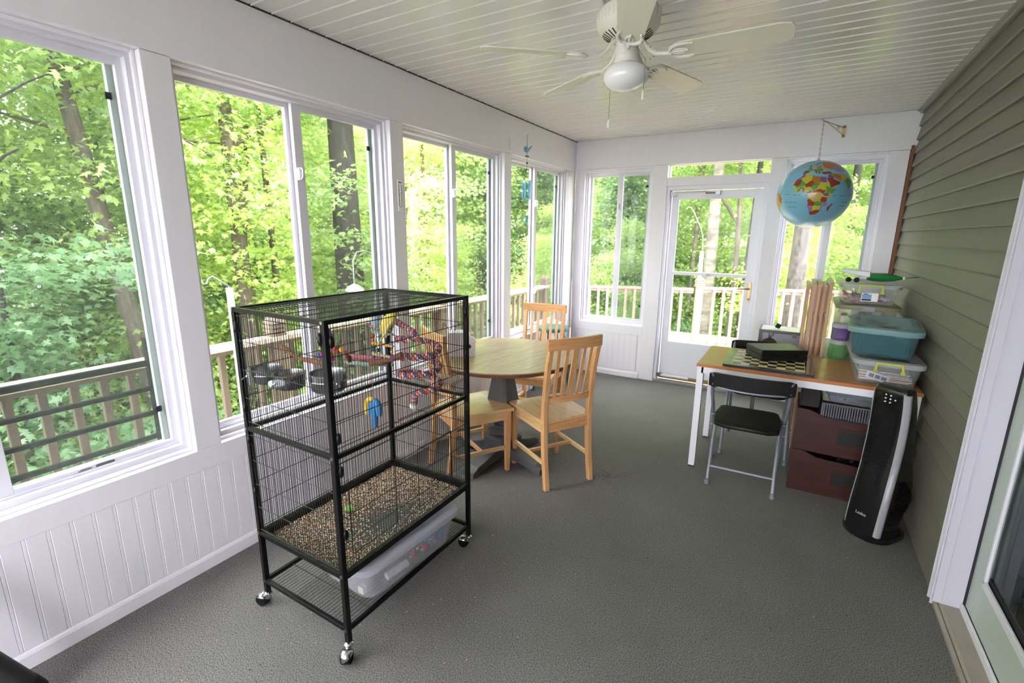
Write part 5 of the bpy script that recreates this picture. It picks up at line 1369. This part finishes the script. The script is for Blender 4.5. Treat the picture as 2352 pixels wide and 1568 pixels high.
# papers and booklets in the clear bin
gg = random.Random(2)
pcs = ['#dfe4ee', '#5f7fb8', '#e8e2dc', '#c9704a', '#dcdce4', '#7aa6cf', '#efeae6', '#b9b4c8', '#4a5f9a', '#e6dfe0']
for i, c in enumerate(pcs):
    o = MB().box(-0.115, 0.115, -0.15, 0.15, 0, 0.0055).build('booklet', mat('paper_%d' % i, c, 0.6), None, loc=(0.492+gg.uniform(-.008, .008), 3.455+gg.uniform(-.03, .02), DZt+0.0095+i*0.0062)); o.rotation_euler = (0, 0, R(gg.uniform(-5, 5)))
    tag(o, ('pale', 'blue', 'white', 'rust-orange', 'grey-white', 'light blue', 'cream', 'lilac-grey', 'dark blue', 'off-white')[i]+' booklet in the paper pile inside the clear desk bin', 'booklet', 'booklets in the clear bin')
o = MB().box(-0.055, 0.055, -0.001, 0.001, -0.02, 0.02).build('photo_strip', mat('photo_white', '#e9e6ef', 0.5), None, loc=(0.455, 3.284, DZt+0.040)); o.rotation_euler = (R(-10), R(14), 0)
for q in (-0.03, 0.0, 0.03): MB().box(q-0.012, q+0.012, -0.0016, -0.0008, -0.010, 0.010).build('picture', mat('photo_violet', '#4b4390', 0.5), o)
tag(o, 'white card strip with violet pictures against the front of the clear desk bin', 'card')
o = MB().prism(rrect(0.24, 0.44, 0.03), 0, 0.085, 'z').build('folded_cloth', mat('navy_teal_cloth', '#1d3f50', 0.9, bump=0.6, bscale=40), None, bevel=0.008, loc=(0.482, 3.55, DZt+0.156)); o.rotation_euler = (0, 0, R(-6))
tag(o, 'dark blue folded cloth filling the lower half of the teal bin', 'cloth')
# crumpled papers seen in the teal bin
m = MB()
for i in range(14):
    a = gg.uniform(0, 3); x, y = gg.uniform(-.08, .08), gg.uniform(-.18, .18)
    m.cur = i % 3
    m.box(-0.05, 0.05, -0.035, 0.035, 0, 0.002, Matrix.Translation((x, y, gg.uniform(0.09, 0.13))) @ Matrix.Rotation(a, 4, 'Z') @ Matrix.Rotation(gg.uniform(-.4, .4), 4, 'X'))
o = m.build('loose_papers', [mat('pale_blue_paper', '#a9cde0', 0.7), mat('paper_white', '#e3e0dc', 0.8), mat('dark_card', '#24424e', 0.7)], None, loc=(0.482, 3.55, DZt+0.156))
tag(o, 'jumble of pale loose papers inside the teal bin', 'papers', kind='stuff')

# ------------------------------------------------------------------ behind the desk: side shelf with more bins, frames, metal case
sh = thing('side_table', 'narrow white-legged side table behind the desk by the wall', 'table', (0.225, 3.825, 0))
MB().box(0, 0.43, 0, 0.72, 0.70, 0.718).build('table_top', mat('grey_laminate', '#8f918c', 0.5), sh)
for x in (0.0, 0.40):
    for y in (0.0, 0.69): MB().box(x, x+0.03, y, y+0.03, 0, 0.70).build('leg', wm, sh)
def jar(label, loc, c, r, h):
    t = thing('craft_jar', label, 'jar', loc, 0, None)
    MB().lathe([(r*0.92, 0), (r, 0.01), (r, h-0.02), (r*1.02, h-0.018), (r*1.02, h)], 28).build('body', c, t, smooth=45)
    MB().lathe([(r*1.05, h-0.012), (r*1.05, h+0.008), (r*0.95, h+0.014), (1e-5, h+0.014)], 28).build('lid', frost_l, t, smooth=45)
jar('green round tub on the side table left of the clear desk bin', (0.297, 3.887, 0.719), see_through('green_tub', '#5f9d5a', 0.6, 0.3), 0.055, 0.115)
jar('purple round tub stacked on the green one behind the desk', (0.297, 3.887, 0.850), see_through('purple_tub', '#6d4f96', 0.6, 0.3), 0.053, 0.095)
tub('storage_bin', 'smoky bin with olive lid and grey latch behind the teal bin', 'storage bin', (0.435, 4.225, 0.719), 0, 0.33, 0.50, 0.345, smk, sage, 0.024, 0.86, 0.04, 0.014, None, None, 0, mat('grey_latch', '#9a9aa6', 0.4))
tub('storage_bin', 'clear bin with lime handle and blue label on top of the stack', 'storage bin', (0.428, 4.185, 1.086), 0, 0.315, 0.46, 0.128, clear, clear_l, 0.018, 0.90, 0.035, 0.011, lime)
lb = thing('bin_label'); lb.name = 'bin_label'; t_ = [o for o in bpy.data.objects if o.get('label', '').startswith('clear bin with lime handle and blue')][0]
lb.parent = t_; lb.location = (0.0, -0.236, 0.055)
MB().box(-0.046, 0.046, -0.001, 0.001, -0.028, 0.028).build('card', mat('label_white', '#eceef2', 0.5), lb)
MB().box(-0.042, 0.010, -0.0018, -0.001, -0.010, 0.018).build('blue_print', mat('label_blue', '#6f9fdc', 0.5), lb)
MB().box(-0.042, 0.010, -0.0018, -0.001, -0.024, -0.012).build('dark_print', ink, lb)
MB().box(-0.034, -0.008, -0.0018, -0.001, 0.018, 0.024).build('red_print', mat('label_red', '#c23a3a', 0.5), lb)
m = MB(); gg = random.Random(6)
for i in range(70):
    m.cur = gg.randrange(6); s = gg.uniform(0.007, 0.018)
    m.box(-s, s, -s*0.7, s*0.7, -s*0.4, s*0.4, Matrix.Translation((gg.uniform(-.12, .12), gg.uniform(-.19, .19), 0.015+gg.random()*0.032)) @ Matrix.Rotation(gg.random()*3, 4, 'Z') @ Matrix.Rotation(gg.random(), 4, 'X'))
o = m.build('craft_bits', [mat('bit_white', '#e2e2e2', 0.6), mat('bit_blue', '#6f8fb8', 0.6), mat('bit_grey', '#4a4d52', 0.6), bmats[2], bmats[6], bmats[1]], None, loc=(0.428, 4.185, 1.087))
tag(o, 'small coloured craft pieces along the bottom of the topmost clear bin', 'craft pieces', kind='stuff')
m = MB()
for i in range(26):
    m.cur = i % 2; s = gg.uniform(0.02, 0.045)
    m.ball((gg.uniform(-.10, .10), gg.uniform(-.17, .17), 0.03+gg.random()*0.26), s, 8, 1, 0.8, 0.6)
o = m.build('packed_cloth', [mat('dark_cloth', '#3b3d42', 0.9), mat('pale_cloth', '#a9a6a0', 0.9)], None, smooth=60, loc=(0.435, 4.225, 0.721))
tag(o, 'dark and pale packed cloth inside the smoky bin behind the desk', 'cloth', kind='stuff')
# green and white toy and goggles on the topmost bin
ZT2 = 1.086+0.128+0.016
ty = thing('toy_glider', 'glossy green and white toy craft with thin shaft lying on the topmost bin', 'toy', (0.46, 4.06, ZT2+0.003), R(-10)); ty.scale = (1.12, 1.25, 1.25)
gp = mat('green_plastic', '#1f7a3c', 0.2, coat=0.5)
m = MB(); m.loft([[(x, y*w, 0.028+z_*hh_) for (y, z_) in ((0, -1), (.7, -.7), (1, 0), (.7, .7), (0, 1), (-.7, .7), (-1, 0), (-.7, -.7))] for x, w, hh_ in ((-0.045, 0.022, 0.018), (-0.02, 0.030, 0.023), (0.03, 0.032, 0.024), (0.08, 0.022, 0.018), (0.125, 0.006, 0.006))]); m.build('green_hull', gp, ty, smooth=50)
m = MB(); m.loft([[(x, y*w, zc+z_*hh_) for (y, z_) in ((-1, -1), (1, -1), (1, 1), (-1, 1))] for x, w, hh_, zc in ((-0.18, 0.010, 0.006, 0.058), (-0.16, 0.022, 0.012, 0.055), (-0.10, 0.026, 0.014, 0.048), (-0.03, 0.026, 0.016, 0.040))]); m.build('white_deck', vinyl, ty, smooth=40, bevel=0.004)
m = MB(); m.tube([(0.12, 0, 0.028), (0.16, 0.004, 0.034), (0.215, 0.010, 0.040)], 0.003, 6); m.build('shaft', wire, ty)
m = MB(); m.ball((0.128, 0, 0.029), 0.008, 10); m.build('hub', vinyl, ty, smooth=60)
m = MB(); m.cyl((0.20, 0.009, 0.040), (0.228, 0.012, 0.041), 0.006, 8); m.build('tip', gp, ty, smooth=50)
gl2 = thing('goggles', 'small dark-lensed goggles lying at the left edge of the topmost bin', 'goggles', (0.322, 4.0, ZT2+0.001), R(4))
for x in (-0.022, 0.024):
    MB().lathe([(0.016, 0.0), (0.017, 0.012), (0.013, 0.018), (1e-5, 0.019)], 18, Matrix.Translation((x, 0, 0.016)) @ Matrix.Rotation(R(78), 4, 'X')).build('lens', blackp, gl2, smooth=50)
MB().tube([(-0.04, 0, 0.016), (-0.035, 0, 0.022), (-0.006, -0.004, 0.018), (0.006, -0.004, 0.018), (0.04, 0, 0.02), (0.06, 0.02, 0.012)], 0.003, 6).build('frame', mat('goggle_frame', '#cfd6d2', 0.3), gl2, smooth=60)

# folded wooden frames standing on edge
frm = mat('beech_frame', '#c79e83', 0.55, var=0.12, scale=10, stretch=(8, 8, 0.8))
frt = mat('pale_top_wood', '#dcd6b4', 0.55)
for i, (x, y, rz_, zt) in enumerate(((0.075, 3.90, 0, 1.205), (0.107, 3.885, 0, 1.222), (0.140, 3.875, 0, 1.222), (0.172, 3.905, 0, 1.205), (0.205, 3.87, 0, 1.232))):
    # each a tall narrow frame seen edge-on
    t = thing('wooden_rack', ('first folded wooden frame from the left, standing behind the desk', 'second folded wooden frame from the left, standing behind the desk', 'third folded wooden frame from the left, standing behind the desk', 'fourth folded wooden frame from the left, standing slightly turned behind the desk', 'rightmost folded wooden frame behind the desk, beside the bins')[i], 'wooden frame', (x, y, 0), R(rz_), 'folded wooden frames behind the desk')
    for yy in (0.0, 0.395):
        MB().box(-0.009, 0.009, yy, yy+0.028, 0, zt-0.022).build('upright', frm, t, bevel=0.002)
    MB().box(-0.014, 0.014, -0.004, 0.427, zt-0.022, zt).build('top_bar', frt, t, bevel=0.002)
    MB().box(-0.014, 0.014, -0.006, 0.0, zt-0.026, zt-0.001).build('end_block', frm, t)
    for zz in (0.12, 0.62, 0.95): MB().box(-0.006, 0.006, 0.028, 0.395, zz, zz+0.025).build('rail', frm, t)

# aluminium framed stand with white top
al = mat('aluminium_frame', '#5c5b5c', 0.4, 0.5)
mc = thing('display_stand', 'aluminium framed stand with white top and lilac panel behind the desk', 'stand', (-0.215, 4.28, 0))
wS, dS, hS = 0.31, 0.26, 0.80
MB().box(0.006, wS-0.006, 0.006, dS-0.006, hS-0.010, hS).build('white_top', vinyl, mc)
for (x0, x1, y0, y1, z0, z1) in ((0, wS, 0, 0.012, hS-0.022, hS+0.001), (0, wS, dS-0.012, dS, hS-0.022, hS+0.001), (0, 0.012, 0.012, dS-0.012, hS-0.022, hS+0.001), (wS-0.012, wS, 0.012, dS-0.012, hS-0.022, hS+0.001)):
    MB().box(x0, x1, y0, y1, z0, z1).build('edge_trim', al, mc)
for x in (0, wS-0.022):
    for y in (0, dS-0.022): MB().box(x, x+0.022, y, y+0.022, 0, hS-0.022).build('leg', al, mc)
MB().box(0.022, wS-0.022, 0.010, 0.014, 0.45, hS-0.024).build('panel', mat('lilac_panel', '#a5a2b3', 0.5), mc)
MB().box(0.070, 0.092, 0.002, 0.010, 0.66, hS-0.022).build('strap', al, mc)
for x in (0.075, 0.235): MB().box(x, x+0.03, -0.006, 0.006, hS-0.045, hS-0.015).build('clasp', steel, mc, bevel=0.003)
MB().lathe([(0.058, 0), (0.062, 0.004), (0.058, 0.010), (0.052, 0.008), (1e-5, 0.007)], 28, Matrix.Translation((0.082, 0.002, 0.675)) @ Matrix.Rotation(R(90), 4, 'X')).build('round_plate', mat('dull_bronze', '#6b5a4a', 0.4, 0.6), mc, smooth=50)
o = MB().box(-0.018, 0.018, -0.012, 0.012, 0, 0.036).build('clip_box', mat('navy_plastic', '#15182c', 0.3), None, bevel=0.003, loc=(-0.095, 4.36, hS+0.012)); o.rotation_euler = (R(12), R(22), R(20))
o.name = 'pencil_sharpener'
tag(o, 'small dark navy block standing tilted on the white topped stand', 'desk item')

# ------------------------------------------------------------------ folding chairs
seatb = mat('black_seat', '#101011', 0.5, spec=0.3)
tubeg = mat('blue_grey_tube', '#8c8f9c', 0.35, 0.3)
def folding_chair(label, loc, rz):
    t = thing('folding_chair', label, 'folding chair', loc, rz, 'black folding chairs at the desk')
    # local: sitter faces +Y; back at -Y
    w = 0.205
    for s in (-1, 1):
        m = MB(); m.tube([(s*w, 0.30, 0.0), (s*w, 0.16, 0.22), (s*w, 0.02, 0.44), (s*w, -0.16, 0.60), (s*w, -0.215, 0.735)], 0.0105, 10); m.build('long_leg', tubeg, t, smooth=50)
        m = MB(); m.tube([(s*(w-0.022), -0.165, 0.0), (s*(w-0.022), -0.04, 0.25), (s*(w-0.022), 0.08, 0.41)], 0.0105, 10); m.build('short_leg', tubeg, t, smooth=50)
        for (x, y) in ((s*w, 0.30), (s*(w-0.022), -0.165)):
            m = MB(); m.cyl((x, y, 0.0), (x, y-0.006*s*0, 0.03), 0.015, 12, 0.012); m.build('foot_cap', tubeg, t, smooth=50)
        m = MB(); m.cyl((s*(w+0.01), 0.10, 0.30), (s*(w-0.04), 0.10, 0.30), 0.003, 8); m.cyl((s*(w+0.01), 0.02, 0.40), (s*(w-0.04), 0.02, 0.40), 0.003, 8); m.build('rivet', steel, t)
    m = MB(); m.cyl((-w+0.02, -0.115, 0.10), (w-0.02, -0.115, 0.10), 0.008, 10); m.build('rear_crossbar', tubeg, t, smooth=50)
    # seat
    sp_ = [(-0.175, -0.20), (-0.12, -0.235), (0.12, -0.235), (0.175, -0.20), (0.19, -0.02), (0.17, 0.13), (0.14, 0.155), (-0.14, 0.155), (-0.17, 0.13), (-0.19, -0.02)]
    m = MB(); m.loft([[(x*k, y*k, z) for x, y in sp_] for k, z in ((0.90, 0.405), (0.985, 0.412), (1.0, 0.422), (0.985, 0.432), (0.90, 0.434), (0.6, 0.428))]); m.build('seat', seatb, t, smooth=45)
    # backrest: curved plastic
    m = MB(); rg = []
    for i in range(15):
        u = i/14*2-1; y = -0.200-0.035*(1-u*u); hz = 0.047 if abs(u) < 0.97 else 0.038
        x = u*(w+0.022); zc = 0.695
        rg.append([(x, y-0.010, zc-hz), (x, y+0.008, zc-hz+0.006), (x, y+0.004, zc+hz), (x, y-0.016, zc+hz-0.004)])
    m.loft(rg); m.build('backrest', seatb, t, smooth=50, bevel=0.004)
    m = MB(); m.tube([(u*(w-0.02), -0.216-0.036*(1-u*u), 0.652+0.004*u*u) for u in [k/6-1 for k in range(13)]], 0.006, 8); m.build('back_crossbar', tubeg, t, smooth=50)
    for s in (-1, 1):
        for z in (0.672, 0.722):
            MB().cyl((s*(w-0.002), -0.232, z), (s*(w-0.002), -0.212, z), 0.0035, 8).build('rivet', steel, t)
    return t
folding_chair('black folding chair with grey tube legs on the near side of the desk', (-0.163, 3.185, 0), R(2))
folding_chair('black folding chair on the far side of the desk, mostly hidden', (-0.145, 3.84, 0), R(183))

# ------------------------------------------------------------------ red wooden crates under the desk
redw = mat('mahogany_stain', '#431a14', 0.45, scale=7, hex2='#2a0f0b', stretch=(0.9, 6, 6), coat=0.1)
darkin = mat('crate_dark', '#14100e', 0.9)
def crate(label, z, items=False):
    t = thing('wooden_crate', label, 'crate', (0.095, 3.225, z), 0, 'stacked red-stained crates')
    w, d, h = 0.50, 0.36, 0.262
    # front board with dipped top edge and label window
    top = [(w, h-0.035), (w-0.04, h-0.04), (0.13, h-0.030), (0.095, h-0.012), (0.06, h), (0, h)]
    MB().prism([(0, 0), (w, 0)]+top, 0, 0.016, 'y').build('front_board', redw, t, bevel=0.002)
    MB().prism([(0, 0), (w, 0)]+top, d-0.016, d, 'y').build('back_board', redw, t, bevel=0.002)
    for x in (0, w-0.014): MB().box(x, x+0.014, 0.016, d-0.016, 0, h-(0.035 if x else 0.004)).build('side_board', redw, t)
    MB().box(0.014, w-0.014, 0.016, d-0.016, 0, 0.012).build('bottom_board', redw, t)
    ring_box(MB(), 0.205, 0.395, 0.075, 0.175, 0.010, -0.003, 0.002).build('label_frame', redw, t)
    MB().box(0.215, 0.385, -0.0015, 0.001, 0.085, 0.165).build('label_slate', mat('slate_black', '#101312', 0.6), t)
    return t
crate('lower dark red crate with black label panel, on the carpet under the desk', 0.0)
crate('upper dark red crate with black label panel, under the desk', 0.264)
bk2 = thing('wire_basket', 'grey ribbed plastic basket standing in the upper red crate', 'basket', (0.215, 3.245, 0.264+0.168))
m = MB(); ring_box(m, 0, 0.34, 0, 0.145, 0.008, 0, 0.004)
m.build('front_rim', mat('grey_plastic', '#5c5f68', 0.5), bk2)
for i in range(26): MB().box(0.010+i*0.0125, 0.017+i*0.0125, 0.0, 0.004, 0.008, 0.137).build('rib', mat('grey_plastic', '#5c5f68', 0.5), bk2)
MB().box(0, 0.34, 0.004, 0.30, 0, 0.004).build('base', mat('grey_plastic', '#5c5f68', 0.5), bk2)
MB().box(0, 0.004, 0.004, 0.30, 0.004, 0.145).build('side', mat('grey_plastic', '#5c5f68', 0.5), bk2); MB().box(0.336, 0.34, 0.004, 0.30, 0.004, 0.145).build('side', mat('grey_plastic', '#5c5f68', 0.5), bk2)
tub('storage_bin', 'clear shallow bin resting in the basket directly beneath the desk top', 'storage bin', (0.385, 3.40, 0.264+0.168+0.146), 0, 0.30, 0.26, 0.062, see_through('dim_clear', '#8a8f9a', 0.5, 0.3), see_through('dim_lid', '#7d828c', 0.6, 0.3), 0.014, 0.92, 0.03, 0.008)
m = MB(); gg = random.Random(9)
for i in range(60):
    m.cur = i % 2
    m.ball((gg.uniform(-.10, .10), gg.uniform(-.08, .08), 0.012+gg.random()*0.025), gg.uniform(0.008, 0.012), 6)
o = m.build('blue_beads', [mat('navy_bits', '#2c3c86', 0.5), mat('gold_bits', '#b59a4a', 0.5)], None, smooth=60, loc=(0.385, 3.40, 0.264+0.168+0.150)); o.name = 'craft_beads'
tag(o, 'dark blue and gold pieces inside the shallow bin under the desk', 'craft pieces', kind='stuff')
m = MB()
for i in range(60): m.ball((gg.uniform(0.03, 0.47), gg.uniform(0.03, 0.3), 0.15+gg.random()*0.055), gg.uniform(0.012, 0.03), 6)
o = m.build('dark_tools', mat('dark_mixed', '#2b2c2a', 0.6, var=0.5, scale=20), None, smooth=40, loc=(0.095, 3.225, 0.0)); o.name = 'crate_contents'
tag(o, 'dark small items filling the lower red crate', 'crate contents', kind='stuff')
o = MB().box(0, 0.10, 0, 0.20, 0, 0.19).build('dark_box', mat('dark_box', '#1a1716', 0.7), None, bevel=0.004, loc=(0.105, 3.28, 0.264+0.263)); o.name = 'speaker_box'; bpy.data.objects['speaker_box'].data.name = 'speaker_box'
tag(o, 'plain dark box at the left end of the upper red crate under the desk', 'box'); o.name = 'dark_box'
o.scale = (1, 1, 0.85)

# ------------------------------------------------------------------ tower heater
ht = thing('tower_heater', 'black tower heater with curved silver side strip in front of the crates', 'heater', (0.505, 2.945, 0), R(-37))
hb = mat('gloss_black', '#0c0d0e', 0.2, coat=0.5); hbm = mat('matte_black_grille', '#0c0d0e', 0.6, spec=0.2); slv = mat('silver_plastic', '#b4b4bc', 0.3, 0.35)
# local: front faces -Y, width along X
m = MB(); rg = []
for (w, d, z, oy) in ((0.225, 0.26, 0, 0), (0.235, 0.27, 0.010, 0), (0.232, 0.265, 0.030, 0), (0.20, 0.22, 0.042, 0)):
    rg.append([(x, y+oy, z) for x, y in rrect(w, d, w*0.42, 6)])
m.loft(rg); m.build('base', hb, ht, smooth=40)
def sect(z, xf, yf, w, dep, r):
    """rounded box section; front edge at yf, depth dep"""
    return [(x+xf, y+yf+dep/2, z) for x, y in rrect(w, dep, r, 4)]
prof = [(0.035, -0.128, 0.185, 0.19), (0.10, -0.122, 0.186, 0.215), (0.18, -0.112, 0.186, 0.235), (0.28, -0.098, 0.184, 0.235), (0.36, -0.086, 0.182, 0.205), (0.44, -0.076, 0.180, 0.165), (0.54, -0.066, 0.177, 0.135), (0.64, -0.064, 0.174, 0.115), (0.72, -0.068, 0.170, 0.100), (0.78, -0.074, 0.164, 0.088), (0.805, -0.070, 0.155, 0.075), (0.815, -0.058, 0.135, 0.05)]
m = MB(); m.loft([sect(z, 0, yf, w, dep, min(w, dep)*0.28) for z, yf, w, dep in prof]); m.build('body', hb, ht, smooth=50)
# silver strip at the right front edge
def fy(z):
    for a, b in zip(prof, prof[1:]):
        if a[0] <= z <= b[0]: t = (z-a[0])/(b[0]-a[0]); return a[1]+(b[1]-a[1])*t, a[2]+(b[2]-a[2])*t
    return prof[-1][1], prof[-1][2]
rg = []
for i in range(22):
    z = 0.045+i*(0.79-0.045)/21; yf, w = fy(z); x = w/2
    rg.append([(x-0.020, yf-0.002, z), (x-0.006, yf-0.004, z), (x+0.005, yf+0.006, z), (x+0.006, yf+0.020, z), (x+0.000, yf+0.028, z), (x-0.020, yf+0.006, z)])
m = MB(); m.loft(rg); m.build('silver_strip', slv, ht, smooth=50)
rg = []
for i in range(22):
    z = 0.045+i*(0.79-0.045)/21; yf, w = fy(z); rr_ = 0.28*min(w, np.interp(z, [p[0] for p in prof], [p[3] for p in prof])); x = -w/2+0.29*rr_-0.001; yf += 0.29*rr_-0.005
    rg.append([(x+0.003, yf+0.002, z), (x-0.0015, yf+0.004, z), (x-0.0015, yf+0.008, z), (x+0.003, yf+0.008, z)])
m = MB(); m.loft(rg); m.build('edge_highlight', slv, ht, smooth=50)  # thin silver strip put in as the highlight along the left edge
for i in range(36):
    z = 0.40+i*0.0085; yf, w = fy(z)
    MB().box(-w/2+0.022, w/2-0.045, yf-0.0016, yf+0.004, z, z+0.0055).build('grille_slat', hbm, ht)
for i in range(20):
    z = 0.10+i*0.0115; yf, w = fy(z); dep = 0.20
    MB().box(w/2-0.004, w/2+0.005, yf+0.060, yf+0.060+0.145*math.sin(PI*(0.12+0.80*i/20)), z, z+0.005).build('vent_slat', hbm, ht)
yf, w = fy(0.755)
for r_ in range(3):
    for c_i in range(2+r_ % 2):
        MB().cyl((-0.015+c_i*0.022, yf-0.004, 0.735+r_*0.018), (-0.015+c_i*0.022, yf+0.004, 0.735+r_*0.018), 0.0038, 10).build('button', mat('button_grey', '#c9ccc4', 0.4), ht)
lettering('lettering', 'Lasko', 0.022, mat('print_silver', '#b9bcc0', 0.4), ht, (-0.005, fy(0.13)[0]-0.0012, 0.13), (PI/2+R(-6), 0, 0))

# black padded tube at the near left corner
bt_ = thing('equipment_tube', 'thick black tube with end cap in the near left corner by the baseboard', 'tube', (0, 0, 0))
MB().tube([(-2.0, 0.13, 0.46), (-2.0, 0.292, 0.085)], 0.033, 20).build('tube', mat('black_foam', '#26282a', 0.5), bt_, smooth=40)
MB().tube([(-2.0, 0.292, 0.085), (-2.0, 0.312, 0.038)], 0.035, 20, radii=[0.035, 0.034]).build('end_cap', blackp, bt_, smooth=40)

# a few crumbs and stains on the carpet near the chair
m = MB(); gg = random.Random(33)
for i in range(420):
    if i < 110: x, y = gg.gauss(-0.93, 0.06), gg.gauss(2.72, 0.06); m.cur = 1
    else: x, y = gg.uniform(-2.0, 0.4), gg.uniform(0.5, 3.2); m.cur = 0 if gg.random() < 0.6 else 1
    if i >= 110 and x > -1.0 and gg.random() < 0.6: x -= 0.8
    s = gg.uniform(0.001, 0.0026); m.box(-s, s, -s*.6, s*.6, 0.0002, s*0.8, Matrix.Translation((x, y, 0)) @ Matrix.Rotation(gg.random()*3, 4, 'Z'))
o = m.build('carpet_crumbs', [mat('crumb_tan', '#c2ad90', 0.9), mat('crumb_dark', '#1f1e1c', 0.9)])
tag(o, 'tiny seed crumbs and dark lint scattered over the grey carpet', 'crumbs', kind='stuff')
